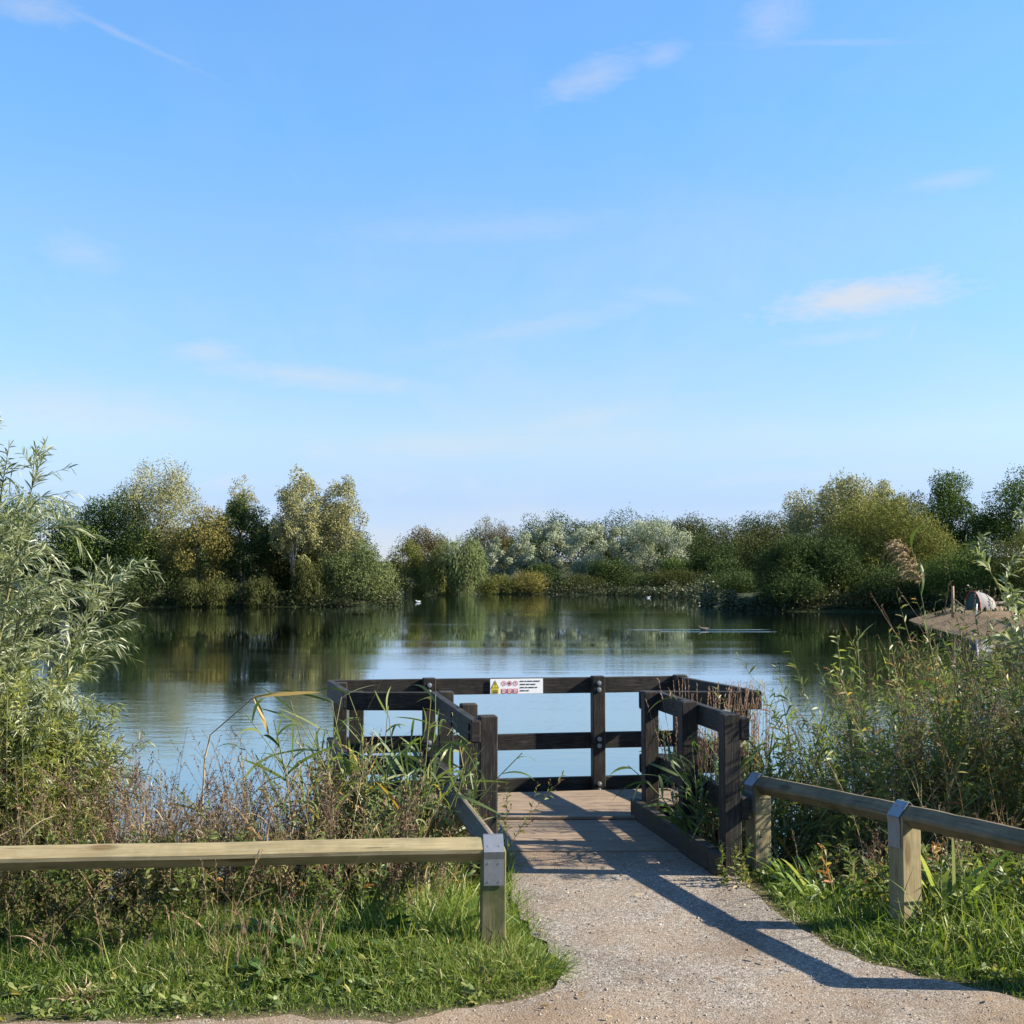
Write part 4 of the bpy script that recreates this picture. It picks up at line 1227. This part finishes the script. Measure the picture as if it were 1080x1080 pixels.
x, y = scatter(rs, 9000, (-3.0, -.1, 4.62, 5.5), lambda x, y: (x > -y * .5) & (rs.rand(len(x)) < np.clip(.2 + 1.3 * vnoise(x, y, 3.3, 41), 0, 1))); n = len(x)
fb.blades(rs, np.c_[x, y, hz(x, y) - .01], rs.randn(n, 3) * np.array([.5, .5, .2]) + np.array([0, 0, 1.0]), .08 + .2 * rs.rand(n) ** 1.4, .0035 + .004 * rs.rand(n), 4, rs.uniform(.2, .8, n), 'grass', np.clip(rs.beta(2, 2, n) + (rs.rand(n) < .12) * .5, 0, 1), 0, kink=.25)
x, y = scatter(rs, 5000, (-.45, .1, 4.9, 7.0), lambda x, y: (dpath(x, y) > -.03) & (dpath(x, y) < .22)); n = len(x)
fb.blades(rs, np.c_[x, y, hz(x, y) - .01], rs.randn(n, 3) * np.array([.5, .5, .2]) + np.array([0, 0, 1.0]), .05 + .12 * rs.rand(n), .004, 4, rs.uniform(.15, .7, n), 'grass', rs.beta(2, 2, n), 0, kink=.2)
x, y = scatter(rs, 30000, (1.0, 3.9, 4.9, 7.6), lambda x, y: (dpath(x, y) > .12) & (dlake(x, y) > .0) & (x < y * .52 + .2))
n = len(x); nz_ = vnoise(x, y, 2.6, 22)
k = rs.rand(n) < np.clip(.5 + .8 * nz_, .12, 1); x, y, nz_ = x[k], y[k], nz_[k]; n = len(x)
d = rs.randn(n, 3) * np.array([.5, .5, .2]) + np.array([0, 0, 1.0])
fb.blades(rs, np.c_[x, y, hz(x, y) - .01], d, (.08 + .26 * rs.rand(n) ** 1.5) * (.8 + .6 * nz_) * np.clip(dpath(x, y) / .5, .35, 1), .004 + .007 * rs.rand(n), 4, rs.uniform(.15, .75, n), 'grass', np.clip(rs.beta(2, 2.4, n) + nz_ * .2 + (rs.rand(n) < .06) * .6, 0, 1), 0, kink=.2)
tag(fb.build('rough_grass', L_lush), 'longer rough grass under the low fences and down the bank', 'grass', kind='stuff')


# --- tangled weeds on the bank
def weeds(fb, rs, x, y, hmin, hmax, r0=.0035, branches=7, leaf=(.055, .012), nleaf=10, heads=6, tint_c=.5, spread=.55, bl=.28, leaf_droop=.25, lean=.18, mi=(0, 1, 2), brleaf=5, headL=.018):
    n = len(x)
    if n == 0: return
    h = rs.uniform(hmin, hmax, n)
    base = np.c_[x, y, hz(x, y) - .02]
    d = np.c_[rs.randn(n, 2) * lean, np.ones(n)]
    st = Paths(base, d, h, np.c_[rs.randn(n, 2) * .16, -.04 * np.ones(n)])
    t = np.clip(rs.randn(n) * .2 + tint_c, 0, 1)
    st.stems(fb, r0, r0 * .35, 6, 3, t, mi[0])
    br = st.sub(rs, branches, .3, 1.0, spread, h * bl, (0, 0, .08), up=.25)
    tb = np.repeat(t, branches)
    br.stems(fb, r0 * .5, r0 * .2, 4, 3, tb, mi[0])
    if nleaf: st.leaves(fb, rs, nleaf, .08, .98, leaf[0], leaf[1], .9, leaf_droop, 3, 'lance', t, mi[1])
    if brleaf: br.leaves(fb, rs, brleaf, .15, 1.0, leaf[0] * .75, leaf[1] * .75, .8, leaf_droop, 3, 'lance', tb, mi[1])
    if heads:
        br.leaves(fb, rs, heads, .72, 1.02, headL, headL * .55, .7, .0, 2, 'oval', None, mi[2])
        st.leaves(fb, rs, heads, .9, 1.01, headL, headL * .6, .6, .0, 2, 'oval', None, mi[2])


rs = RS(203); fb = FB()
x, y = scatter(rs, 760, (-3.2, -.28, 5.45, 7.3), lambda x, y: (dlake(x, y) > -.05) & on_left(x, y) & (x > -y * .5) & (rs.rand(len(x)) < np.clip(.65 + .7 * vnoise(x, y, 2.2, 31), .2, 1)))
kx = 1 - .3 * np.clip((x + .8) / .4, 0, 1)
weeds(fb, rs, x, y, .34 * kx, .86 * kx, tint_c=.5, branches=9, nleaf=9, heads=8, leaf=(.04, .0065), r0=.0026, headL=.012)
x, y = scatter(rs, 330, (1.35, 4.2, 6.9, 8.4), lambda x, y: (dlake(x, y) > -.3) & (dpath(x, y) > .5) & (x > 1.35 + (6.8 - y) * .45) & (x < y * .48 + .2) & (rs.rand(len(x)) < np.clip((x - 1.2) / 1.6, .25, 1)))
kx = .55 + .45 * np.clip((x - 1.5) / 1.0, 0, 1)
weeds(fb, rs, x, y, .6 * kx, 1.7 * kx, tint_c=.6, branches=9, nleaf=10, heads=8, r0=.0034, leaf=(.045, .008), headL=.014)
x, y = scatter(rs, 160, (1.5, 3.9, 5.6, 6.9), lambda x, y: (dpath(x, y) > .4) & (x > 1.45 + (6.8 - y) * .45) & (x < y * .48 + .2))
weeds(fb, rs, x, y, .25, .5, tint_c=.55, branches=7, nleaf=10, heads=6, r0=.0026, leaf=(.045, .008), headL=.012)
tag(fb.build('dry_weeds', [S_brown, L_dry, L_head]), 'tangled dry brown weeds with seed heads along the bank', 'weeds', kind='stuff')

rs = RS(204); fb = FB()
x, y = scatter(rs, 300, (-3.3, -.5, 5.3, 6.9), lambda x, y: (dlake(x, y) > 0) & on_left(x, y) & (x > -y * .5))
weeds(fb, rs, x, y, .18, .5, leaf=(.06, .013), nleaf=14, brleaf=6, heads=0, tint_c=.45)
x, y = scatter(rs, 640, (1.25, 4.3, 6.75, 8.5), lambda x, y: (dlake(x, y) > -.4) & (dpath(x, y) > .45) & (x > 1.3 + (6.8 - y) * .45) & (x < y * .48 + .2))
kx = .72 + .28 * np.clip((x - 1.5) / .8, 0, 1)
weeds(fb, rs, x, y, .5 * kx, 1.62 * kx, leaf=(.09, .0145), nleaf=20, brleaf=8, heads=0, tint_c=.5, r0=.0034, branches=6)
x, y = scatter(rs, 260, (1.3, 3.6, 5.3, 6.6), lambda x, y: (dpath(x, y) > .3) & (x > 1.3 + (6.8 - y) * .45) & (x < y * .48 + .2))
weeds(fb, rs, x, y, .15, .38, leaf=(.075, .016), nleaf=14, brleaf=5, heads=0, tint_c=.5, branches=4)
tag(fb.build('green_weeds', [S_green, L_weed, L_head]), 'leafy green weeds crowding the bank on both sides of the platform', 'weeds', kind='stuff')

# --- fine straw stems and thin grasses standing among the weeds
rs = RS(206); fb = FB()
x, y = scatter(rs, 620, (-2.6, -.32, 5.5, 7.2), lambda x, y: (dlake(x, y) > -.1) & on_left(x, y) & (x > -y * .48)); n = len(x)
x2, y2 = scatter(rs, 260, (1.4, 4.2, 6.5, 8.4), lambda x, y: (dlake(x, y) > -.3) & (x > 1.4 + (6.8 - y) * .45) & (x < y * .48 + .2))
kx = np.r_[.75 - .2 * np.clip((x + .8) / .4, 0, 1), .7 + .5 * np.clip((x2 - 1.6) / 1.0, 0, 1)]; x = np.r_[x, x2]; y = np.r_[y, y2]; n = len(x)
p = Paths(np.c_[x, y, hz(x, y) - .02], np.c_[rs.randn(n, 2) * .2, np.ones(n)], rs.uniform(.55, 1.15, n) * kx, np.c_[rs.randn(n, 2) * .22, -.08 * np.ones(n)])
t = np.clip(rs.rand(n), 0, 1)
p.stems(fb, .0022, .0009, 7, 3, t)
p.leaves(fb, rs, 16, .72, 1.0, .028, .0045, .4, .12, 2, 'lance', np.clip(t * .6, 0, 1))
p.leaves(fb, rs, 3, .15, .7, .22, .006, .5, .55, 5, 'grass', t, kink=.3)
for (pa, pb_, D0, D1, nn, h0, h1, ln) in ((190, 335, 6.2, 6.8, 60, .75, 1.25, .2), (225, 345, 4.76, 4.9, 30, .2, .52, .1), (20, 200, 4.8, 4.95, 14, .12, .34, .16)):
    D_ = rs.uniform(D0, D1, nn); x = (rs.uniform(pa, pb_, nn) - 540) / F_PX * D_
    p = Paths(np.c_[x, D_, hz(x, D_) - .02], np.c_[rs.randn(nn, 2) * ln, np.ones(nn)], rs.uniform(h0, h1, nn), np.c_[rs.randn(nn, 2) * .25 + np.array([.08, 0]), -.1 * np.ones(nn)])
    t = rs.rand(nn); p.stems(fb, .0019, .0008, 7, 3, t * .8)
    p.leaves(fb, rs, 18, .7, 1.0, .024, .004, .4, .12, 2, 'lance', np.clip(t * .5, 0, 1)); p.leaves(fb, rs, 2, .2, .8, .13, .0032, .4, .6, 5, 'grass', t, kink=.3)
tag(fb.build('straw_grass', L_straw), 'thin straw coloured grass stems standing among the bank weeds', 'grass', kind='stuff')

# --- dark bramble patch under the left fence
rs = RS(205); fb = FB()
cx_, cy_ = G(150, 950, 0)[:2]
n = 34; x = cx_ + rs.randn(n) * .22; y = 5.05 + rs.rand(n) * .35
weeds(fb, rs, x, y, .15, .36, leaf=(.03, .015), nleaf=18, brleaf=8, heads=3, tint_c=.45, spread=1.0, lean=.7, branches=9, headL=.012)
tag(fb.build('bramble', [S_brown, F_deep_olive, L_head]), 'low dark bramble patch under the left fence rail', 'bramble')


# --- the silvery willow on the left
def willow_bush(name, label, roots, n_main, hmin, hmax, lean_x, mats, seed, shoots=10, sl=.45, leaf=(.10, .013), nl=26, out=.45, droop=.16, r0=.011, cat='bush', sub=2, tall=None):
    rs = RS(seed)
    bx_, by_, br_ = roots
    root = empty(name, (bx_, by_, float(hz([bx_], [by_])[0])), label, cat)
    n = n_main
    a = rs.rand(n) * 6.28; rr = br_ * np.sqrt(rs.rand(n))
    x = bx_ + np.cos(a) * rr; y = by_ + np.sin(a) * rr * .6
    h = rs.uniform(hmin, hmax, n)
    d = np.c_[np.cos(a) * out * rs.rand(n) + lean_x, np.sin(a) * out * .6 * rs.rand(n), np.ones(n)]
    if x.max() > 0: h = h * np.clip(1.05 - .0 * x, .6, 1.1)
    else: h = h * np.clip(1 - .55 * np.clip((d[:, 0] * h + x - bx_) / 1.2, 0, 1), .5, 1)
    if tall:
        x[:tall[1]] = tall[0] + rs.randn(tall[1]) * .08; h[:tall[1]] = tall[2] * rs.uniform(.86, 1.0, tall[1]); d[:tall[1]] = np.array([.02, 0, 1]) + rs.randn(tall[1], 3) * .05
    mp = Paths(np.c_[x, y, hz(x, y) - .03], d, h, np.c_[rs.randn(n, 2) * .14 + np.array([lean_x * .4, 0]), -.06 * np.ones(n)])
    if tall: mp.bend[:tall[1], :2] *= .3
    fs = FB(); fl = FB()
    mp.stems(fs, r0, r0 * .22, 8, 5, np.clip(rs.rand(n), 0, 1))
    s1 = mp.sub(rs, shoots, .12, 1.0, .75, sl, (0, 0, -droop), up=.18)
    s1.stems(fs, r0 * .32, r0 * .1, 5, 3)
    lt = np.clip(rs.rand(len(s1.b)) * .5 + .25, 0, 1)
    s1.leaves(fl, rs, nl, .06, 1.02, leaf[0], leaf[1], .62, .22, 3, 'lance', lt, grav=.12)
    if sub:
        s2 = s1.sub(rs, sub, .2, .95, .8, sl * .5, (0, 0, -droop), up=.0)
        s2.stems(fs, r0 * .16, r0 * .07, 4, 3)
        s2.leaves(fl, rs, max(8, nl // 2), .05, 1.02, leaf[0] * .9, leaf[1] * .9, .62, .22, 3, 'lance', None, grav=.12)
    mp.leaves(fl, rs, nl, .45, 1.02, leaf[0], leaf[1], .7, .2, 3, 'lance', None)
    fs.build('branches', mats[0], root); fl.build('foliage', mats[1], root)
    return root


willow_bush('willow_bush', 'tall silvery leaved willow bush overhanging the water behind the left fence', (-3.0, 6.5, .52), 66, 1.1, 2.5, -.01, [S_green, L_sage], 301, 19, .44, (.082, .0085), 26, .46, .24, sub=3, tall=(-2.8, 5, 2.85))
willow_bush('willow_bush', 'lower yellow green young willow in front of the silvery one', (-2.42, 6.1, .36), 46, .5, 1.35, -.02, [S_green, L_lime], 302, 10, .3, (.055, .006), 20, .5, .14, .005)
willow_bush('willow_bush', 'pale silvery willow twigs reaching in from the right edge over the weeds', (3.32, 6.7, .2), 14, 1.2, 2.5, -.05, [S_green, L_sage], 303, 9, .3, (.07, .014), 20, .35, .05, .007)
willow_bush('willow_bush', 'small grey leaved willow beside the reed plume at the right', (3.05, 7.3, .2), 12, .8, 1.3, -.02, [S_green, L_sage], 304, 9, .22, (.055, .011), 18, .4, .05, .005)

# --- reeds
GROUP_R = 'reed clumps at the water edge'


def reed_clump(label, bx_, by_, rad, n, hmin, hmax, seed, leafL=.34, leafW=.018, nleaf=7, tint=.4, lean=.22, plume=False, name='reed_clump', group=GROUP_R, mat=None, droop=.4, form=None):
    rs = RS(seed)
    root = empty(name, (bx_, by_, float(hz([bx_], [by_])[0])), label, 'reeds', group)
    x = bx_ + rs.randn(n) * rad; y = by_ + rs.randn(n) * rad * .6
    h = rs.uniform(hmin, hmax, n)
    p = Paths(np.c_[x, y, np.maximum(hz(x, y), WATER_Z - .25) - .02], np.c_[rs.randn(n, 2) * lean, np.ones(n)], h, np.c_[rs.randn(n, 2) * .2, -.05 * np.ones(n)])
    if form is not None:
        p.d = nrm(np.repeat(np.array([form[0]], float), n, 0) + rs.randn(n, 3) * .02); p.bend[:] = form[1]
    fs = FB(); fl = FB()
    t = np.clip(rs.randn(n) * .18 + tint, 0, 1)
    p.stems(fs, .0045, .0022, 7, 4, t)
    p.leaves(fl, rs, nleaf, .22, 1.0, leafL, leafW, .65, droop, 6, 'lance', t, kink=.28)
    fs.build('stems', S_green, root); fl.build('leaves', mat or L_reed, root)
    if plume:
        fp = FB(); tip = Paths(p.at(np.full((n, 1), .88))[:, 0], p.tan(np.full((n, 1), .95))[:, 0], .34, (-.12, 0, -.25))
        pb_ = tip.sub(rs, 70, .0, 1.0, .55, .13, (-.15, 0, -.7)); pb_.stems(fp, .0012, .0006, 4)
        pb_.leaves(fp, rs, 16, .1, 1.0, .02, .0055, .5, .3, 2, 'lance')
        fp.build('plume', L_straw, root)
    return root


for args in (
        ('grey green reeds massed against the left corner of the platform railing', *W(388, 800, 6.45)[:2], .17, 46, .8, 1.25, 401, .30, .018, 9, .5, .14),
        ('reeds with arching blades in front of the left platform rails', *W(428, 820, 6.1)[:2], .13, 34, .55, .98, 402, .26, .017, 9, .5, .14),
        ('yellowing reeds left of the platform corner, leaning to the left', *W(325, 800, 6.35)[:2], .13, 24, .55, .95, 403, .30, .017, 7, .72),
        ('dense low reeds just behind the side rail of the left fence', *W(455, 850, 6.1)[:2], .08, 10, .3, .5, 404, .2, .014, 6, .45),
        ('bright green reeds growing through the right gangway railing', *W(748, 860, 6.95)[:2], .08, 16, .4, .68, 405, .24, .02, 8, .35),
        ('green reeds between the right railing and the first low fence post', *W(806, 850, 7.0)[:2], .10, 14, .45, .72, 406, .30, .018, 7, .4),
        ('tall loose green reeds at the waterline right of the platform corner', *W(846, 840, 7.5)[:2], .16, 16, .95, 1.42, 408, .27, .017, 8, .45, .12),
        ('pale green reeds rising behind the right low fence rail', *W(872, 850, 7.15)[:2], .15, 14, .7, 1.12, 407, .28, .017, 7, .5)):
    reed_clump(*args)
reed_clump('single tall reed with a feathery plume drooping left above the right hand weeds', *W(1003, 830, 6.7)[:2], .012, 1, 1.93, 1.95, 411, .28, .024, 9, .62, .0, True, 'plumed_reed', None, None, .35, ((-.02, 0, 1), (-.10, 0, 0)))
reed_clump('thin leafy stalk with a ragged top standing above the weeds near the right fence', *W(915, 800, 6.9)[:2], .03, 2, 1.5, 1.62, 412, .16, .018, 12, .45, .0, False, 'tall_stalk', None, None, .3, ((-.04, 0, 1), (-.02, 0, 0)))
reed_clump('few sparse reed stems with dark drooping blades left of the platform, over open water', *W(290, 800, 6.7)[:2], .10, 4, .95, 1.25, 413, .26, .02, 5, .3, .15, False, 'sparse_reeds', None)
# bent yellow reed over the water
fs = FB(); rs = RS(415)
a_, b_, c_ = W(216, 800, 6.3), W(222, 775, 6.3), W(268, 735, 6.25)
base_ = Vector((a_.x - .04, 6.32, -.22))
pth = np.array([[*base_], [*(base_.lerp(a_, .5))], [*a_], [*b_], [*b_.lerp(c_, .5)], [*c_]])
fs.stems(pth[None], np.linspace(.006, .0035, 6)[None], 5, np.array([.85]))
o_ = fs.build('bent_reed', L_straw)
tag(o_, 'single bent straw yellow reed with a folded flag leaf in front of the lake', 'reed')
fl = FB()
cc = np.array([[*c_]] * 4)
fl.blades(rs, cc, np.array([[1, 0, .12], [.45, 0, -1], [.9, .1, .3], [.3, 0, -.6]]), np.array([.34, .2, .2, .12]), .022, 6, np.array([.05, .1, .2, .1]), 'lance', np.array([.9, 1.0, .7, .95]))
lf = fl.build('leaf', foliage('yellow reed leaf', [(0, (.28, .22, .10)), (1, (.38, .27, .085))], .35), o_)

# --- pinkish dry grass behind the right railing
rs = RS(420)
p0_ = W(762, 770, 7.72); fb = FB()
root = empty('dry_grass', (p0_.x, p0_.y, -.45), 'pinkish dry grass plumes in front of the right wing rail', 'dry grass')
n = 120; x = p0_.x + rs.uniform(-.26, .3, n); y = p0_.y + rs.uniform(-.1, .06, n)
p = Paths(np.c_[x, y, np.full(n, -.5)], np.c_[rs.randn(n, 2) * .06, np.ones(n)], rs.uniform(1.05, 1.42, n), np.c_[rs.randn(n, 2) * .05, np.zeros(n)])
p.stems(fb, .0022, .001, 5, 3, rs.rand(n)); p.leaves(fb, rs, 22, .72, 1.0, .03, .006, .35, .1, 2, 'lance', None)
fb.build('stems', foliage('pinkish straw', [(0, (.20, .11, .08)), (.5, (.32, .20, .15)), (1, (.42, .31, .23))], .2), root)

# --- broad leaved plants and tussocks
L_strap = foliage('bright strap leaves', [(0, (.08, .14, .03)), (.5, (.16, .24, .055)), (.85, (.25, .33, .11)), (1, (.36, .36, .16))], .4, .35, .4)
GROUP_B = 'broad leaved plants in the verge'


def rosette(name, label, px, py, n, L, wd, seed, mat, rad=.06, lift=.75, cat='plant', prof='oval', droop=.5, z=0.0, M=6):
    rs = RS(seed); g = G(px, py, z)
    n_ = n; a = rs.rand(n_) * 6.28; rr = rad * np.sqrt(rs.rand(n_))
    x = g.x + np.cos(a) * rr; y = g.y + np.sin(a) * rr
    fb = FB()
    d = np.c_[np.cos(a) * .8 + rs.randn(n_) * .2, np.sin(a) * .8 + rs.randn(n_) * .2, rs.uniform(.25, 1, n_) * lift * 1.4]
    fb.blades(rs, np.c_[x, y, hz(x, y) - .005], d, L * rs.uniform(.55, 1.2, n_), wd * rs.uniform(.7, 1.2, n_), M, droop * rs.uniform(.6, 1.3, n_), prof, None, 0, up=np.c_[np.zeros((n_, 2)), np.ones(n_)], kink=.15)
    return tag(fb.build(name, mat), label, cat, GROUP_B)


for args in (
        ('broad_leaved_plant', 'dark green broad leaved plant in the grass left of the strapped corner post', 345, 1000, 150, .19, .032, 501, L_dock, .24, .95),
        ('broad_leaved_plant', 'spreading broad leaved plant lowest in the grass on the left', 300, 1030, 80, .14, .03, 502, L_dock, .15),
        ('broad_leaved_plant', 'bright upright broad leaved plant close beside the corner post', 455, 985, 60, .2, .026, 503, L_lush, .13, 1.2),
        ('broad_leaved_plant', 'long strap leaved plant with arching leaves by the second right fence post', 1003, 970, 44, .46, 0.022, 504, L_strap, .06, 1.9),
        ('broad_leaved_plant', 'grassy strap leaved plant between the two right fence posts', 885, 935, 90, .36, 0.015, 505, L_strap, .2, 1.9),
        ('broad_leaved_plant', 'silver backed strap leaves at the foot of the first right fence post', 850, 925, 50, .26, 0.014, 506, L_strap, .14, 1.9),
        ('broad_leaved_plant', 'bright strap leaved clump right of the second right fence post, cut by the frame', 1062, 950, 80, .36, 0.016, 508, L_strap, .16, 1.9),
        ('broad_leaved_plant', 'yellow green strap leaved clump just behind the second right fence post', 930, 915, 70, .38, 0.015, 509, L_strap, .14, 1.9),
        ('broad_leaved_plant', 'small leafy plant under the left rail, left of the dark bramble', 55, 925, 80, .15, .03, 507, L_dock, .16, 1.0),
        ('grass_tussock', 'dense grass tussock with dead blades bulging onto the gravel at the corner post', 553, 1022, 620, .17, .005, 510, L_lush, .15, 1.2, 'tussock', 'grass', .55),
        ('grass_tussock', 'second grass tussock in front of the corner post', 500, 1030, 420, .14, .005, 511, L_lush, .14, 1.1, 'tussock', 'grass', .5),
        ('dead_grass_clump', 'pale dead grass clump at the lower left of the lawn', 86, 1050, 170, .10, .006, 512, L_straw, .05, .7, 'clump', 'grass', .5),
        ('dead_grass_clump', 'straw coloured flattened grass clump under the left rail', 245, 985, 260, .16, .005, 513, L_straw, .11, .7, 'clump', 'grass', .7),
        ('dead_grass_clump', 'reddish dead grass tuft between the two tussocks by the corner post', 522, 1028, 90, .13, .005, 514, L_straw, .07, 1.0, 'clump', 'grass', .5)):
    rosette(*args)

# --- little weeds sprouting beside the gangway posts
for nm, lab, px, py, D_, n, h0, h1, seed in (
        ('sprig', 'thin leafy weed sprig right of the front left railing post', 537, 880, 6.75, 5, .3, .55, 520),
        ('sprig', 'weed sprig climbing between the left railing posts', 490, 860, 6.5, 6, .4, .75, 521),
        ('sprig', 'small dry sprig at the foot of the front right railing post', 778, 920, 6.3, 8, .1, .25, 522)):
    rs = RS(seed); q = W(px, py, D_); fb = FB()
    weeds(fb, rs, q.x + rs.randn(n) * .035, q.y + rs.randn(n) * .05, h0, h1, leaf=(.045, .011), nleaf=14, brleaf=5, heads=3, tint_c=.55, branches=6, r0=.0022)
    tag(fb.build(nm, [S_green, L_weed, L_head]), lab, 'weed')

# --- fallen leaves and straw bits on the path
rs = RS(530); fb = FB()
x, y = path_points(rs, 900, (-1.2, 2.6, 3.9, 7.3), -.02)
k = rs.rand(len(x)) < np.clip(.12 + .5 * np.exp(sdist(x, y, PATH) / .25), 0, .6); x, y = x[k], y[k]; n = len(x); a = rs.rand(n) * 6.28
fb.blades(rs, np.c_[x, y, np.full(n, .014)], np.c_[np.cos(a), np.sin(a), rs.uniform(-.05, .3, n)], rs.uniform(.012, .05, n), rs.choice([.002, .002, .010, .014], n), 4, .1, 'oval', None, 0, up=np.c_[np.zeros((n, 2)), np.ones(n)])
tag(fb.build('fallen_leaves', L_straw), 'few dead leaves and straw bits lying on the gravel', 'leaves', kind='stuff')
# ------------------------------------------------------------------ light and sky
SUN = Vector(SUN_VEC).normalized()
sd_ = bpy.data.lights.new('sun', 'SUN'); sd_.energy = SUN_E; sd_.angle = R(.53); sd_.color = (1.0, .90, .74)
so = bpy.data.objects.new('sun', sd_); COL.objects.link(so)
so.rotation_euler = (-SUN).to_track_quat('-Z', 'Y').to_euler()
so.location = SUN * 50
w = bpy.data.worlds.new('World'); scene.world = w; w.use_nodes = True
N = NT(w.node_tree)
sky = N.n('ShaderNodeTexSky', sky_type='NISHITA', sun_disc=False)
sky.sun_elevation = math.asin(SUN.z); sky.sun_rotation = math.atan2(SUN.x, SUN.y)
sky.altitude = 50; sky.air_density = SKY_AIR; sky.dust_density = SKY_DUST; sky.ozone_density = SKY_OZ
tc = N.n('ShaderNodeTexCoord').outputs['Generated']
sx = N.n('ShaderNodeSeparateXYZ'); N.nt.links.new(tc, sx.inputs[0])
# thin high cirrus on a flat layer overhead
zz = N.math('ADD', N.math('MAXIMUM', sx.outputs[2], 0.0), .08)
cx = N.math('DIVIDE', sx.outputs[0], zz); cy = N.math('DIVIDE', sx.outputs[1], zz)
cv = N.n('ShaderNodeCombineXYZ'); N.nt.links.new(cx, cv.inputs[0]); N.nt.links.new(cy, cv.inputs[1])
c1 = N.noise(N.mapping(cv.outputs[0], (.5, .42, 1), rot=(0, 0, .25)), 1.0, 7, .58, .9)
c2 = N.noise(N.mapping(cv.outputs[0], (2.2, .5, 1), rot=(0, 0, .9)), 1.6, 9, .68, .8)
low = N.math('SUBTRACT', 1.0, N.math('MULTIPLY', sx.outputs[2], 2.2), clamp=True)
cir = N.math('MULTIPLY', N.math('SUBTRACT', N.math('ADD', N.math('MULTIPLY', c1, .7), N.math('MULTIPLY', c2, .3)), .47), 3.0, clamp=True)
cir = N.math('MULTIPLY', cir, N.math('MULTIPLY', N.math('ADD', N.math('MULTIPLY', low, .75), .10), .8))
mask = cir
nz = N.noise(N.mapping(tc, (1, 1, 2.0)), 16, 8, .66, .8); nz2 = N.noise(N.mapping(tc, (1, 1, 3.5), rot=(0, .25, 0)), 55, 7, .68, .5)
puff = None
for (px, py, a, b, tilt, strength) in CLOUDS:
    d = ray(px, py).normalized()
    r_ = Vector((d.y, -d.x, 0)).normalized(); u_ = r_.cross(d)
    ct, st = math.cos(tilt), math.sin(tilt)
    r2_ = r_ * ct + u_ * st; u2_ = u_ * ct - r_ * st
    dot = lambda vec: N.n('ShaderNodeVectorMath', {0: tc, 1: vec}, operation='DOT_PRODUCT').outputs['Value']
    du = N.math('DIVIDE', dot(r2_), a / F_PX); dv = N.math('DIVIDE', dot(u2_), b / F_PX)
    rr = N.math('SQRT', N.math('ADD', N.math('MULTIPLY', du, du), N.math('MULTIPLY', dv, dv)))
    m_ = N.math('SUBTRACT', 1.0, rr)
    m_ = N.math('ADD', m_, N.math('MULTIPLY', N.math('SUBTRACT', N.math('ADD', N.math('MULTIPLY', nz, .6), N.math('MULTIPLY', nz2, .4)), .5), 2.4))
    m_ = N.math('MULTIPLY', m_, 1.1, clamp=True)
    m_ = N.math('MULTIPLY', m_, N.math('GREATER_THAN', dot(d), 0.0))
    m_ = N.math('MULTIPLY', m_, strength)
    puff = m_ if puff is None else N.math('MAXIMUM', puff, m_)
mask = N.math('MAXIMUM', cir, puff)
skyc = N.n('ShaderNodeHueSaturation', {'Saturation': SKY_SAT, 'Value': 1.0, 'Color': sky.outputs[0]}).outputs[0]
# colour correction on the sky by elevation, dimmer and less yellow low down
adj = N.ramp(sx.outputs[2], [(.0, (.47, .47, .67)), (.065, (.53, .51, .67)), (.118, (.86, .72, .66)), (.217, (.92, .89, .80)), (.274, (1.03, .98, .90)), (.355, (.95, 1.06, 1.03)), (.45, (1.03, 1.11, 1.14))])
skyc = N.mix(1.0, skyc, adj, 'MULTIPLY')
ccol = N.mix(low, CLOUD_HI, CLOUD_LO)
col = N.mix(mask, skyc, ccol)
bg = N.n('ShaderNodeBackground', {'Color': col, 'Strength': SKY_STR})
N.n('ShaderNodeOutputWorld', {'Surface': bg.outputs[0]})

vs = scene.view_settings
scene.display_settings.display_device = 'sRGB'
vs.view_transform = 'Standard'; vs.look = 'None'; vs.exposure = EXPO; vs.gamma = 1
scene.render.engine = 'CYCLES'
cy_ = scene.cycles
cy_.max_bounces = 6; cy_.diffuse_bounces = 3; cy_.glossy_bounces = 3; cy_.transmission_bounces = 3; cy_.transparent_max_bounces = 4
cy_.caustics_reflective = False; cy_.caustics_refractive = False
cy_.use_denoising = True
